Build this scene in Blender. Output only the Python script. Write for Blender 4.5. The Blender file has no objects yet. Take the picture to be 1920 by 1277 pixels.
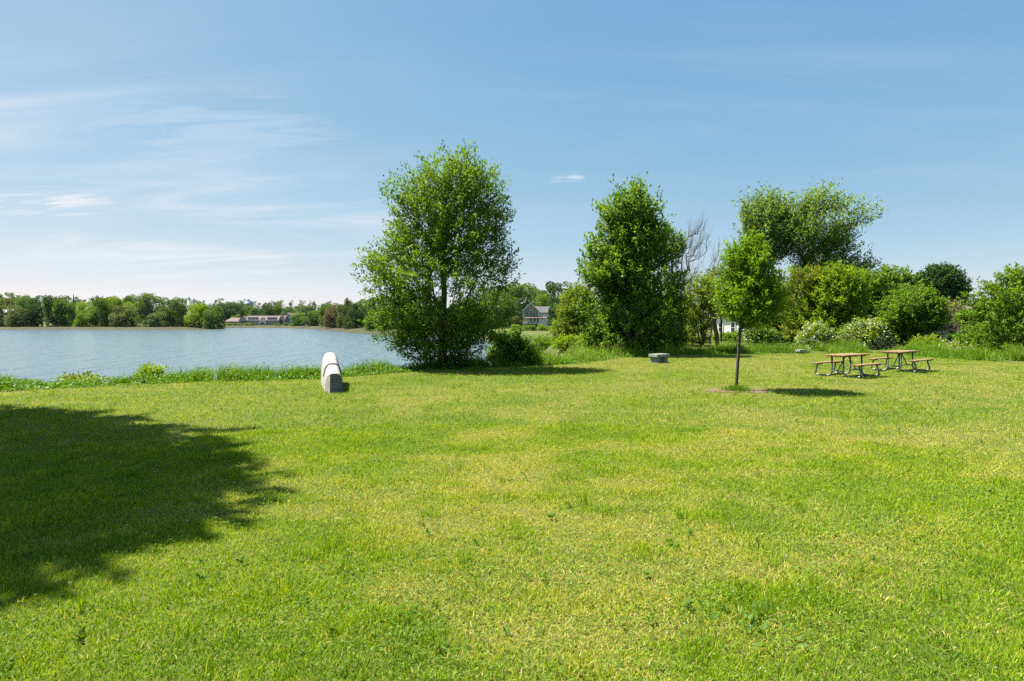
import bpy, math, random
import numpy as np
from mathutils import Vector, Matrix

R = math.radians
C = bpy.context.scene.collection
sc = bpy.context.scene
EYE = 1.95            # eye height above the lawn, metres
FOC = 1200.0          # focal length in photo pixels (1920 wide)
HOR = 600.0           # row of the horizon
WATER = -1.6

def at(px, py, Y):
    """point at distance Y that the photo shows at px, py"""
    return ((px - 960) / FOC * Y, Y, EYE - (py - HOR) / FOC * Y)

def gr(px, py, z=0.0):
    """point on the ground (height z) that the photo shows at px, py"""
    Y = (EYE - z) * FOC / (py - HOR)
    return ((px - 960) / FOC * Y, Y, z)

# ------------------------------------------------------------------ helpers
def tag(o, label=None, cat=None, group=None, kind=None):
    if label: o['label'] = label
    if cat: o['category'] = cat
    if group: o['group'] = group
    if kind: o['kind'] = kind
    return o

def empty(name, loc, label, cat, group=None, rz=0.0):
    o = bpy.data.objects.new(name, None)
    o.empty_display_size = 0.2
    C.objects.link(o)
    o.location = loc
    o.rotation_euler = (0, 0, rz)
    return tag(o, label, cat, group)

def mesh_np(name, V, faces_list, mats, attrs=None, smooth=False, midx=None):
    """faces_list: list of int arrays (n,k)"""
    me = bpy.data.meshes.new(name)
    V = np.asarray(V, dtype=np.float32)
    me.vertices.add(len(V)); me.vertices.foreach_set('co', V.ravel())
    loops = np.concatenate([f.ravel() for f in faces_list]).astype(np.int32)
    tot = np.concatenate([np.full(len(f), f.shape[1], dtype=np.int32) for f in faces_list])
    start = np.concatenate([[0], np.cumsum(tot)[:-1]]).astype(np.int32)
    me.loops.add(len(loops)); me.loops.foreach_set('vertex_index', loops)
    me.polygons.add(len(tot)); me.polygons.foreach_set('loop_start', start)
    if midx is not None: me.polygons.foreach_set('material_index', np.asarray(midx, dtype=np.int32))
    me.update(calc_edges=True)
    if smooth: me.polygons.foreach_set('use_smooth', np.ones(len(tot), dtype=bool))
    for k, a in (attrs or {}).items():
        at_ = me.attributes.new(k, 'FLOAT', 'POINT')
        at_.data.foreach_set('value', np.asarray(a, dtype=np.float32))
    for m in (mats if isinstance(mats, (list, tuple)) else [mats]): me.materials.append(m)
    return me

def link(name, me, parent=None, loc=None):
    o = bpy.data.objects.new(name, me)
    C.objects.link(o)
    if parent is not None: o.parent = parent
    if loc is not None: o.location = loc
    return o

class MB:
    """collects boxes, prisms and tubes; build() links them as one mesh object"""
    def __init__(s): s.v = []; s.f = []; s.sm = []
    def add(s, vs, fs, smooth=False):
        b = len(s.v); s.v += [tuple(v) for v in vs]
        s.f += [tuple(i + b for i in f) for f in fs]; s.sm += [smooth] * len(fs)
        return s
    def box(s, x0, x1, y0, y1, z0, z1, M=None):
        vs = [Vector(p) for p in ((x0,y0,z0),(x1,y0,z0),(x1,y1,z0),(x0,y1,z0),(x0,y0,z1),(x1,y0,z1),(x1,y1,z1),(x0,y1,z1))]
        if M: vs = [M @ v for v in vs]
        return s.add(vs, [(0,3,2,1),(4,5,6,7),(0,1,5,4),(1,2,6,5),(2,3,7,6),(3,0,4,7)])
    def prism(s, prof, a0, a1, axis='y'):
        """profile (u,z) extruded along y (u = x) or along x (u = y)"""
        n = len(prof)
        if axis == 'y': vs = [(u, a0, z) for u, z in prof] + [(u, a1, z) for u, z in prof]
        else: vs = [(a0, u, z) for u, z in prof] + [(a1, u, z) for u, z in prof]
        fs = [tuple(range(n))[::-1], tuple(range(n, 2*n))] + [(i, (i+1) % n, n + (i+1) % n, n + i) for i in range(n)]
        return s.add(vs, fs)
    def tube(s, pts, rad, n=8, cap=True):
        pts = [Vector(p) for p in pts]
        rads = rad if isinstance(rad, (list, tuple)) else [rad] * len(pts)
        vs = []; fs = []
        up = None
        for i, p in enumerate(pts):
            d = (pts[min(i+1, len(pts)-1)] - pts[max(i-1, 0)]).normalized()
            if up is None: up = Vector((0,0,1)) if abs(d.z) < .9 else Vector((1,0,0))
            a = d.cross(up).normalized(); b = a.cross(d).normalized(); up = b
            for k in range(n):
                t = 2*math.pi*k/n
                vs.append(p + (a*math.cos(t) + b*math.sin(t)) * rads[i])
        for i in range(len(pts)-1):
            for k in range(n):
                fs.append((i*n+k, i*n+(k+1) % n, (i+1)*n+(k+1) % n, (i+1)*n+k))
        if cap:
            fs.append(tuple(range(n))[::-1]); fs.append(tuple(range((len(pts)-1)*n, len(pts)*n)))
        return s.add(vs, fs, True)
    def mesh(s, name, m, bevel=0):
        me = bpy.data.meshes.new(name); me.from_pydata(s.v, [], s.f)
        me.polygons.foreach_set('use_smooth', s.sm); me.materials.append(m); me.update()
        return me
    def build(s, name, m, parent=None, bevel=0, loc=None):
        o = link(name, s.mesh(name, m), parent, loc)
        if bevel:
            b = o.modifiers.new('bevel', 'BEVEL'); b.width = bevel; b.segments = 2; b.limit_method = 'ANGLE'
        return o

def bend(pts, r=0.08, k=5):
    """round the corners of a polyline"""
    pts = [Vector(p) for p in pts]; out = [pts[0]]
    for i in range(1, len(pts)-1):
        p = pts[i]; a = (pts[i-1]-p); b = (pts[i+1]-p)
        rr = min(r, a.length*.49, b.length*.49)
        a = p + a.normalized()*rr; b = p + b.normalized()*rr
        for j in range(k+1):
            t = j/k; out.append(a*(1-t)**2 + p*2*t*(1-t) + b*t*t)
    out.append(pts[-1]); return out

def hash2(i, j, seed):
    h = (i.astype(np.int64)*374761393 + j.astype(np.int64)*668265263 + seed*974634777) & 0xFFFFFFFF
    h = ((h ^ (h >> 13)) * 1274126177) & 0xFFFFFFFF
    return ((h ^ (h >> 16)) & 0xFFFF) / 65535.0

def vnoise(x, y, scale, seed=0):
    x = np.asarray(x)/scale; y = np.asarray(y)/scale
    i = np.floor(x); j = np.floor(y); fx = x-i; fy = y-j
    fx = fx*fx*(3-2*fx); fy = fy*fy*(3-2*fy)
    a = hash2(i, j, seed); b = hash2(i+1, j, seed); c = hash2(i, j+1, seed); d = hash2(i+1, j+1, seed)
    return (a*(1-fx)+b*fx)*(1-fy) + (c*(1-fx)+d*fx)*fy

def fbm(x, y, scale, seed=0):
    return (vnoise(x, y, scale, seed) + .5*vnoise(x, y, scale*.47, seed+1) + .25*vnoise(x, y, scale*.21, seed+2))/1.75

def unit(a): return a / np.maximum(np.linalg.norm(a, axis=-1, keepdims=True), 1e-9)
def sstep(x): x = np.clip(x, 0, 1); return x*x*(3-2*x)

# ---------------------------------------------------------------- materials
def newmat(name):
    m = bpy.data.materials.new(name); m.use_nodes = True
    nt = m.node_tree; b = nt.nodes['Principled BSDF']; return m, nt, b

def ramp(nt, fac, stops):
    r = nt.nodes.new('ShaderNodeValToRGB')
    el = r.color_ramp.elements
    while len(el) < len(stops): el.new(0.5)
    for e, (p, c) in zip(el, stops): e.position = p; e.color = (*c, 1)
    nt.links.new(fac, r.inputs[0]); return r.outputs[0]

def noise(nt, scale, detail=4, rough=.55, vec=None, dist=0):
    n = nt.nodes.new('ShaderNodeTexNoise'); n.inputs['Scale'].default_value = scale
    n.inputs['Detail'].default_value = detail; n.inputs['Roughness'].default_value = rough
    n.inputs['Distortion'].default_value = dist
    if vec is not None: nt.links.new(vec, n.inputs['Vector'])
    return n.outputs['Fac']

def objco(nt): return nt.nodes.new('ShaderNodeTexCoord').outputs['Object']
def posco(nt): return nt.nodes.new('ShaderNodeNewGeometry').outputs['Position']

def stone_mat(name, c0, c1, scale=20, rough=.85, bump=.25):
    m, nt, b = newmat(name)
    co = objco(nt)
    f = noise(nt, scale, 6, .7, co); f2 = noise(nt, scale*.12, 3, .6, co)
    mx = nt.nodes.new('ShaderNodeMath'); mx.operation = 'MULTIPLY_ADD'
    nt.links.new(f, mx.inputs[0]); mx.inputs[1].default_value = .55
    ad = nt.nodes.new('ShaderNodeMath'); ad.operation = 'MULTIPLY'; nt.links.new(f2, ad.inputs[0]); ad.inputs[1].default_value = .45
    nt.links.new(ad.outputs[0], mx.inputs[2])
    nt.links.new(ramp(nt, mx.outputs[0], [(.3, c0), (.7, c1)]), b.inputs['Base Color'])
    b.inputs['Roughness'].default_value = rough
    bp = nt.nodes.new('ShaderNodeBump'); bp.inputs['Strength'].default_value = bump; bp.inputs['Distance'].default_value = .02
    nt.links.new(f, bp.inputs['Height']); nt.links.new(bp.outputs[0], b.inputs['Normal'])
    return m

VEG = 1.2
def leaf_mat(name, stops, trans=.35, rough=.55, spec=.15, tcol=(1.5, 1.4, .5)):
    m, nt, b = newmat(name)
    a = nt.nodes.new('ShaderNodeAttribute'); a.attribute_name = 'tint'
    col = ramp(nt, a.outputs['Fac'], [(p, tuple(min(.9, c*VEG) for c in q)) for p, q in stops])
    nt.links.new(col, b.inputs['Base Color'])
    b.inputs['Roughness'].default_value = rough; b.inputs['Specular IOR Level'].default_value = spec
    tr = nt.nodes.new('ShaderNodeBsdfTranslucent')
    mul = nt.nodes.new('ShaderNodeMix'); mul.data_type = 'RGBA'; mul.blend_type = 'MULTIPLY'; mul.inputs['Factor'].default_value = 1
    nt.links.new(col, mul.inputs['A']); mul.inputs['B'].default_value = (*tcol, 1)
    nt.links.new(mul.outputs['Result'], tr.inputs['Color'])
    mx = nt.nodes.new('ShaderNodeMixShader'); mx.inputs[0].default_value = trans
    nt.links.new(b.outputs[0], mx.inputs[1]); nt.links.new(tr.outputs[0], mx.inputs[2])
    nt.links.new(mx.outputs[0], nt.nodes['Material Output'].inputs['Surface'])
    return m

def leafcol(name, dark, mid, light, **k):
    return leaf_mat(name, [(0, dark), (.5, mid), (1, light)], **k)

M = {}
M['ash'] = leafcol('ash_leaf', (.036,.088,.008), (.082,.158,.012), (.160,.235,.020), trans=.42)
M['oak'] = leafcol('oak_leaf', (.032,.084,.009), (.080,.155,.015), (.155,.235,.030), trans=.44, spec=.25)
M['sap'] = leafcol('sapling_leaf', (.042,.105,.007), (.095,.190,.010), (.180,.260,.020), trans=.4)
M['poplar'] = leafcol('poplar_leaf', (.050,.105,.018), (.108,.180,.034), (.185,.250,.066), trans=.42, spec=.3)
M['bright'] = leafcol('bright_leaf', (.055,.118,.007), (.125,.205,.011), (.215,.275,.022), trans=.45)
M['lime'] = leafcol('lime_leaf', (.070,.110,.012), (.130,.185,.020), (.200,.250,.034), trans=.4)
M['green'] = leafcol('green_leaf', (.036,.092,.009), (.085,.165,.014), (.155,.235,.025), trans=.44)
M['dark'] = leafcol('dark_leaf', (.016,.048,.012), (.030,.074,.018), (.055,.105,.025), trans=.25)
M['olive'] = leafcol('olive_leaf', (.055,.080,.020), (.095,.125,.034), (.150,.170,.055), trans=.3)
M['brown'] = leafcol('brown_bud', (.090,.080,.040), (.150,.125,.065), (.210,.170,.095), trans=.2)
M['red'] = leafcol('reddish_leaf', (.060,.110,.010), (.115,.175,.014), (.230,.190,.030), trans=.35)
M['willow'] = leafcol('willow_leaf', (.120,.140,.030), (.190,.200,.055), (.260,.250,.085), trans=.35)
M['far_green'] = leafcol('far_green_leaf', (.034,.080,.012), (.075,.140,.020), (.140,.205,.034), trans=.32)
M['far_grey'] = leafcol('far_grey_leaf', (.042,.080,.022), (.085,.135,.038), (.140,.190,.060), trans=.3)
M['far_dark'] = leafcol('far_dark_leaf', (.018,.052,.014), (.040,.090,.020), (.075,.135,.030), trans=.28)
M['far_blue'] = leafcol('far_blue_leaf', (.030,.066,.024), (.060,.110,.036), (.100,.155,.050), trans=.28)
M['blossom'] = leafcol('blossom', (.24,.24,.15), (.33,.33,.26), (.42,.42,.38), trans=.3, tcol=(1,1,.9))
M['bush_blossom'] = leafcol('bush_blossom', (.30,.31,.15), (.42,.42,.27), (.54,.54,.42), trans=.3, tcol=(1,1,.9))
M['grass'] = leaf_mat('grass_blade', [(0, (.052,.140,.003)), (.35, (.158,.255,.004)), (.62, (.280,.340,.008)), (.8, (.390,.345,.070)), (1, (.460,.375,.160))], trans=.36, rough=.55, spec=.12, tcol=(1.25,1.2,.45))
M['tall'] = leaf_mat('tall_grass_blade', [(0, (.045,.120,.006)), (.5, (.110,.215,.008)), (.8, (.200,.265,.026)), (1, (.330,.280,.120))], trans=.42, rough=.5, spec=.25, tcol=(1.25,1.2,.5))
M['clover'] = leafcol('clover_leaf', (.055,.120,.010), (.095,.170,.014), (.150,.215,.030), trans=.34, spec=.12)
M['bark'] = stone_mat('bark', (.030,.024,.018), (.095,.078,.058), 30, .95, .6)
M['bark_pale'] = stone_mat('pale_bark', (.07,.06,.05), (.16,.14,.12), 30, .95, .5)
M['bark_red'] = stone_mat('red_bark', (.05,.028,.016), (.13,.078,.045), 25, .95, .5)
M['granite'] = stone_mat('granite', (.20,.185,.165), (.44,.425,.395), 38, .85, .3)
def stain(m):
    nt = m.node_tree; b = nt.nodes['Principled BSDF']; src = b.inputs['Base Color'].links[0].from_socket
    co = objco(nt); sx = nt.nodes.new('ShaderNodeSeparateXYZ'); nt.links.new(co, sx.inputs[0])
    mp_ = nt.nodes.new('ShaderNodeMapping'); mp_.inputs['Scale'].default_value = (5, 3, 1.1); nt.links.new(co, mp_.inputs[0])
    f = noise(nt, 1.6, 6, .7, mp_.outputs[0], .5)
    mx = nt.nodes.new('ShaderNodeMix'); mx.data_type = 'RGBA'; nt.links.new(ramp(nt, f, [(.46, (0, 0, 0)), (.68, (.38,)*3)]), mx.inputs['Factor'])
    nt.links.new(src, mx.inputs['A']); mx.inputs['B'].default_value = (.135, .085, .052, 1)
    nt.links.new(mx.outputs['Result'], b.inputs['Base Color'])
stain(M['granite'])
M['granite_dark'] = stone_mat('dark_granite', (.028,.034,.036), (.062,.072,.074), 38, .85, .3)
M['granite_band'] = stone_mat('band_granite', (.030,.028,.026), (.055,.05,.047), 40, .8, .2)
M['bench_stone'] = stone_mat('bench_stone', (.15,.155,.14), (.30,.305,.28), 30, .9, .3)
M['soil'] = stone_mat('soil', (.07,.040,.024), (.16,.10,.062), 12, .97, .6)

def plain(name, col, rough=.7, metal=0, var=.25, scale=3.0):
    m, nt, b = newmat(name)
    f = noise(nt, scale, 4, .6, objco(nt))
    lo = tuple(c*(1-var) for c in col); hi = tuple(min(1, c*(1+var)) for c in col)
    nt.links.new(ramp(nt, f, [(.3, lo), (.7, hi)]), b.inputs['Base Color'])
    b.inputs['Roughness'].default_value = rough; b.inputs['Metallic'].default_value = metal
    return m
M['galv'] = plain('galvanised_steel', (.19,.20,.205), .5, .75, .2, 14)
M['white'] = plain('white_paint', (.72,.72,.70), .6, 0, .06)
M['cream'] = plain('cream_trim', (.78,.77,.70), .6, 0, .05)
M['sage'] = plain('sage_clapboard', (.20,.24,.17), .7, 0, .1)
M['palewall'] = plain('pale_wall', (.50,.53,.58), .7, 0, .08)
M['tanwall'] = plain('tan_wall', (.34,.32,.29), .8, 0, .12)
M['bluewall'] = plain('slate_wall', (.36,.36,.44), .8, 0, .12)
M['roof_pink'] = plain('pinkish_shingle', (.135,.098,.088), .9, 0, .18, 1.2)
M['roof_grey'] = plain('grey_shingle', (.095,.09,.09), .9, 0, .18, 1.2)
M['roof_red'] = plain('red_roof', (.12,.075,.065), .9, 0, .15, 1.5)
M['glass'] = plain('window_glass', (.035,.045,.055), .12, 0, .3)
M['tank'] = plain('tank_paint', (.15,.21,.26), .5, 0, .06, .2)
M['carpaint'] = plain('silver_car_paint', (.28,.29,.31), .3, .3, .04)
M['rubber'] = plain('tyre_rubber', (.02,.02,.02), .9, 0, .1)
M['stonewall'] = stone_mat('seawall', (.08,.065,.055), (.20,.175,.15), 1.2, .95, .4)

def wood_mat():
    m, nt, b = newmat('table_wood')
    tc = objco(nt); mp = nt.nodes.new('ShaderNodeMapping'); mp.inputs['Scale'].default_value = (1.5, 22, 22)
    nt.links.new(tc, mp.inputs[0])
    f = noise(nt, 3, 5, .65, mp.outputs[0], .6)
    nt.links.new(ramp(nt, f, [(.25, (.115,.064,.022)), (.55, (.225,.142,.052)), (.8, (.31,.215,.095))]), b.inputs['Base Color'])
    b.inputs['Roughness'].default_value = .7
    return m
M['wood'] = wood_mat()

# ------------------------------------------------------------- terrain
def w2(px, py): g = gr(px, py, WATER); return (g[0], g[1])
bank_top = [gr(-400, 752), gr(0, 735), gr(200, 724), gr(400, 716), gr(600, 711), gr(800, 695), gr(880, 690), gr(980, 687), gr(1080, 682)]
bank_top = [(p[0], p[1]) for p in bank_top]
def off(p, q, d):
    t = Vector((q[0]-p[0], q[1]-p[1])).normalized(); return Vector((-t.y, t.x))*d
near_shore = []
for i, p in enumerate(bank_top):
    q0 = bank_top[max(i-1, 0)]; q1 = bank_top[min(i+1, len(bank_top)-1)]
    o = off(q0, q1, 3.5); near_shore.append((p[0]+o.x, p[1]+o.y))
shore = [(-900, -120), (-120, -20), (-50, 12)] + near_shore + [
    (2.5, 36), (1.5, 45), (.5, 60), (.0, 85), (-2, 105), w2(905, 637), w2(820, 633), w2(735, 629.5), w2(680, 627), w2(640, 623), w2(605, 619.3),
    w2(575, 617.2), w2(540, 615.6), w2(480, 615.0), w2(430, 615.2), w2(395, 615.2), w2(400, 617.6), w2(424, 617.9), w2(405, 618.6), w2(300, 618.9), w2(150, 618.6), w2(0, 618.2), w2(-200, 618),
    (-520, 240), (-1200, 200)]
SH = np.array(shore)

def shore_dist(x, y):
    """positive on land"""
    shp = x.shape; x = x.ravel(); y = y.ravel()
    best = np.full(len(x), 1e18); inside = np.zeros(len(x), dtype=bool)
    n = len(SH)
    for i in range(n):
        ax, ay = SH[i]; bx, by = SH[(i+1) % n]
        dx, dy = bx-ax, by-ay
        t = np.clip(((x-ax)*dx + (y-ay)*dy)/(dx*dx+dy*dy), 0, 1)
        best = np.minimum(best, (x-ax-t*dx)**2 + (y-ay-t*dy)**2)
        c = ((ay > y) != (by > y))
        with np.errstate(divide='ignore', invalid='ignore'):
            xi = (bx-ax)*(y-ay)/(by-ay+1e-12) + ax
        inside ^= c & (x < xi)
    d = np.sqrt(best)
    return np.where(inside, -d, d).reshape(shp)

def terrain_z(x, y):
    d = shore_dist(x, y); r = np.hypot(x, y)
    far = sstep((r-90)/90)
    top = -0.75*far
    w = 2.3 + 9*far
    z = WATER - .04 + (top-WATER+.04)*sstep(d/w)
    z = np.where(d < 0, WATER - .05 - np.minimum(-d*.25, 2.5), z)
    hill = sstep((r-330)/700)*(13 + 8*fbm(x, y, 260, 5)) * np.clip(1.15 - (x/np.maximum(r,1)+.55)*.9, .45, 1.2)
    z = z + np.where(d > 0, hill*sstep(d/120), 0)
    return z, d

rs = [0.0]; r = 1.2
while r < 5200: rs.append(r); r *= 1.026
rs = np.array(rs); NA = 620
th = np.concatenate([np.linspace(R(35), R(145), 440, endpoint=False), np.linspace(R(145), R(395), NA-440, endpoint=False)])
RR, TT = np.meshgrid(rs[1:], th, indexing='ij')
X = RR*np.cos(TT); Yg = RR*np.sin(TT)
Z, D = terrain_z(X, Yg)
nr = len(rs)-1
V = np.concatenate([np.stack([X, Yg, Z], -1).reshape(-1, 3), [[0, 0, 0]]])
ii, jj = np.meshgrid(np.arange(nr-1), np.arange(NA), indexing='ij')
j2 = (jj+1) % NA
q = np.stack([ii*NA+jj, (ii+1)*NA+jj, (ii+1)*NA+j2, ii*NA+j2], -1).reshape(-1, 4)
t = np.stack([np.full(NA, nr*NA), np.arange(NA), (np.arange(NA)+1) % NA], -1)
farf = sstep((RR-100)/80)
beach = (1 - sstep((D-.5-3*fbm(X, Yg, 25, 9))/(1+5*farf)))*np.where(farf > .02, 1, .4)
beach = np.maximum(beach, np.where((X < -14) & (RR > 130), 1-sstep((D-30)/40), 0)*.9)
beach = np.append(beach.ravel(), 0)

def ground_mat():
    m, nt, b = newmat('ground')
    co = posco(nt)
    f = noise(nt, 1.2, 6, .65, co); g = noise(nt, .22, 5, .6, co); h = noise(nt, 45, 3, .6, co)
    c1 = ramp(nt, f, [(.3, (.060,.090,.014)), (.55, (.115,.145,.022)), (.75, (.20,.175,.060))])
    c2 = ramp(nt, g, [(.35, (.075,.115,.016)), (.65, (.16,.16,.045))])
    mx = nt.nodes.new('ShaderNodeMix'); mx.data_type = 'RGBA'; mx.inputs['Factor'].default_value = .5
    nt.links.new(c1, mx.inputs['A']); nt.links.new(c2, mx.inputs['B'])
    dk = nt.nodes.new('ShaderNodeMix'); dk.data_type = 'RGBA'; dk.blend_type = 'MULTIPLY'; dk.inputs['Factor'].default_value = 1
    nt.links.new(mx.outputs['Result'], dk.inputs['A']); nt.links.new(ramp(nt, h, [(.3, (.45,.42,.40)), (.7, (1,1,1))]), dk.inputs['B'])
    bc = ramp(nt, noise(nt, .25, 6, .7, co), [(.3, (.022,.019,.013)), (.48, (.050,.042,.027)), (.6, (.045,.055,.013)), (.75, (.085,.072,.048))])
    a = nt.nodes.new('ShaderNodeAttribute'); a.attribute_name = 'beach'
    fin = nt.nodes.new('ShaderNodeMix'); fin.data_type = 'RGBA'
    nt.links.new(a.outputs['Fac'], fin.inputs['Factor']); nt.links.new(dk.outputs['Result'], fin.inputs['A']); nt.links.new(bc, fin.inputs['B'])
    nt.links.new(fin.outputs['Result'], b.inputs['Base Color'])
    b.inputs['Roughness'].default_value = .95; b.inputs['Specular IOR Level'].default_value = .15
    bp = nt.nodes.new('ShaderNodeBump'); bp.inputs['Strength'].default_value = .5; bp.inputs['Distance'].default_value = .03
    nt.links.new(h, bp.inputs['Height']); nt.links.new(bp.outputs[0], b.inputs['Normal'])
    return m
gm = mesh_np('ground', V, [q, t], ground_mat(), {'beach': beach}, smooth=True)
tag(link('ground', gm), 'mown park ground running down to the water and round the far shores', 'ground', kind='structure')

def water_mat():
    m, nt, b = newmat('water')
    co = posco(nt)
    mp = nt.nodes.new('ShaderNodeMapping'); mp.inputs['Scale'].default_value = (1.0, .55, 1); mp.inputs['Rotation'].default_value = (0, 0, R(8)); nt.links.new(co, mp.inputs[0])
    a = noise(nt, 1.1, 5, .62, mp.outputs[0], .4)
    mp2 = nt.nodes.new('ShaderNodeMapping'); mp2.inputs['Scale'].default_value = (.60, .15, 1); nt.links.new(co, mp2.inputs[0])
    c = noise(nt, 1.0, 3, .5, mp2.outputs[0])
    sm = nt.nodes.new('ShaderNodeMath'); sm.operation = 'MULTIPLY_ADD'; nt.links.new(c, sm.inputs[0]); sm.inputs[1].default_value = 3.2; nt.links.new(a, sm.inputs[2])
    bp = nt.nodes.new('ShaderNodeBump'); bp.inputs['Strength'].default_value = 1.0; bp.inputs['Distance'].default_value = .30
    nt.links.new(sm.outputs[0], bp.inputs['Height']); nt.links.new(bp.outputs[0], b.inputs['Normal'])
    b.inputs['Base Color'].default_value = (.085,.125,.14, 1); b.inputs['Roughness'].default_value = .18; b.inputs['IOR'].default_value = 1.33
    return m
wv = np.array([[-1300, -150, WATER], [60, -150, WATER], [60, 420, WATER], [-1300, 420, WATER]])
wm = mesh_np('water', wv, [np.array([[0, 1, 2, 3]])], water_mat())
tag(link('water', wm), 'rippled pale blue tidal inlet between the lawn and far shore', 'water', kind='structure')

# --------------------------------------------------------- lawn and grass
lawn_back = [(p[0], p[1]) for p in (gr(1080, 682), gr(1180, 670), gr(1300, 665), gr(1500, 662), gr(1640, 662), gr(1750, 670), gr(1830, 676), gr(1930, 682), gr(2300, 700))]
lawn_poly = np.array([(-60, 9)] + bank_top + lawn_back[1:] + [(60, 15), (60, -20), (-60, -20)])
def in_lawn(x, y):
    ins = np.zeros(len(x), dtype=bool); n = len(lawn_poly)
    for i in range(n):
        ax, ay = lawn_poly[i]; bx, by = lawn_poly[(i+1) % n]
        c = ((ay > y) != (by > y)); xi = (bx-ax)*(y-ay)/(by-ay+1e-12) + ax
        ins ^= c & (x < xi)
    return ins

def blades(rng, x, y, z, h, w, lean, tint, seg):
    n = len(x)
    a = rng.uniform(0, 2*np.pi, n); la = rng.uniform(0, 2*np.pi, n)
    sx, sy = np.cos(a)*w/2, np.sin(a)*w/2
    lx, ly = np.cos(la)*lean*h, np.sin(la)*lean*h
    hz = h*np.sqrt(np.clip(1-lean**2, .08, 1))
    P = np.stack([x, y, z], -1); S = np.stack([sx, sy, 0*sx], -1); T = np.stack([lx, ly, hz], -1)
    if seg == 2:
        Mid = P + np.stack([lx*.33, ly*.33, hz*.6], -1)
        V = np.stack([P-S, P+S, Mid+S*.8, Mid-S*.8, P+T], 1).reshape(-1, 3)
        b = np.arange(n)[:, None]*5
        return V, [b + np.array([[0, 1, 2, 3]]), b + np.array([[3, 2, 4]])], np.repeat(tint, 5)
    V = np.stack([P-S, P+S, P+T], 1).reshape(-1, 3)
    b = np.arange(n)[:, None]*3
    return V, [b + np.array([[0, 1, 2]])], np.repeat(tint, 3)

def scatter(rng, n, r0, r1, p, half=R(51)):
    """points in the wedge before the camera, denser towards it (density ~ r^-p)"""
    e = 2-p
    u = rng.uniform(0, 1, n); r = (r0**e + u*(r1**e - r0**e))**(1/e)
    a = rng.uniform(-half, half, n)
    return r*np.sin(a), r*np.cos(a), r

def dry_field(x, y):
    d = .55*fbm(x, y, 2.6, 21) + .45*fbm(x, y*1.6, .8, 33)
    big = fbm(x+40, y, 9, 55)
    return d, big
SOIL = gr(1383, 733)
def off_soil(x, y, rng):
    q = np.hypot(x-SOIL[0], y-SOIL[1]); return (q > .30+.75*fbm(x, y, .28, 7)) | (rng.uniform(0, 1, len(x)) < .15)
def lawn_tint(rng, x, y):
    d, big = dry_field(x, y)
    n = len(x)
    # the dry patches gather right of the middle
    d = d + .10*sstep((x+3.5)/5)*(big-.25) + .05*sstep((x+1)/6)
    dry = sstep((d-.50)/.20)
    t = .16 + .36*big + .40*(fbm(x, y, .6, 77)-.5) + .22*(fbm(x, y, .17, 79)-.5) + .30*dry*rng.uniform(.4, 1, n) + rng.normal(0, .13, n)
    straw = rng.uniform(0, 1, n) < (.06 + .40*dry)
    t = np.where(straw, rng.uniform(.72, 1, n), t)
    return np.clip(t, 0, 1), dry

rng = np.random.default_rng(4)
parts = []
x, y, r = scatter(rng, 640000, 2.4, 12, 1.0); k = in_lawn(x, y); x, y, r = x[k], y[k], r[k]
tn, dry = lawn_tint(rng, x, y)
tuft = sstep((fbm(x, y, .45, 91)-.5)/.25)
h = rng.uniform(.026, .056, len(x))*(1-.35*dry)*(1+.8*tuft)
w = rng.uniform(.0035, .0065, len(x))*(.75+r/16)
parts.append(blades(rng, x, y, 0*x-.004, h, w, rng.uniform(.3, .97, len(x)), tn, 2))
x, y, r = scatter(rng, 580000, 12, 48, 1.3); k = in_lawn(x, y) & off_soil(x, y, rng); x, y, r = x[k], y[k], r[k]
tn, dry = lawn_tint(rng, x, y)
h = rng.uniform(.035, .075, len(x))*(1-.3*dry)
w = rng.uniform(.009, .016, len(x))*(.6+r/30)
parts.append(blades(rng, x, y, 0*x-.004, h, w, rng.uniform(.2, .9, len(x)), tn, 1))
# dead clippings lying in the sward
x, y, r = scatter(rng, 60000, 2.4, 16, 1.0); k = in_lawn(x, y); x, y, r = x[k], y[k], r[k]
k = rng.uniform(0, 1, len(x)) < .12 + .8*lawn_tint(rng, x, y)[1]; x, y, r = x[k], y[k], r[k]
parts.append(blades(rng, x, y, rng.uniform(.015, .04, len(x)), rng.uniform(.025, .065, len(x)), rng.uniform(.003, .005, len(x))*(.8+r/14), rng.uniform(.93, .995, len(x)), rng.uniform(.66, .95, len(x)), 2))
# a few long stalks and tufts the mower missed
cx, cy, cr = scatter(rng, 330, 3, 30, 1.0)
x = np.repeat(cx, 26) + rng.normal(0, .05, 330*26); y = np.repeat(cy, 26) + rng.normal(0, .05, 330*26)
k = in_lawn(x, y); x, y = x[k], y[k]
parts.append(blades(rng, x, y, 0*x, rng.uniform(.07, .17, len(x)), rng.uniform(.004, .008, len(x)), rng.uniform(.05, .7, len(x)), np.clip(rng.normal(.28, .16, len(x)), 0, 1), 2))
def merge(parts):
    Vs, Fs, Ts, b = [], [], [], 0
    for v, f, t_ in parts:
        Vs.append(v); Fs += [a+b for a in f]; Ts.append(t_); b += len(v)
    return np.concatenate(Vs), Fs, np.concatenate(Ts)
Vv, Ff, Tt = merge(parts)
tag(link('lawn_grass', mesh_np('lawn_grass', Vv, Ff, M['grass'], {'tint': Tt})), 'short mown yellow green lawn grass with dry straw patches', 'grass', kind='stuff')

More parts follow.
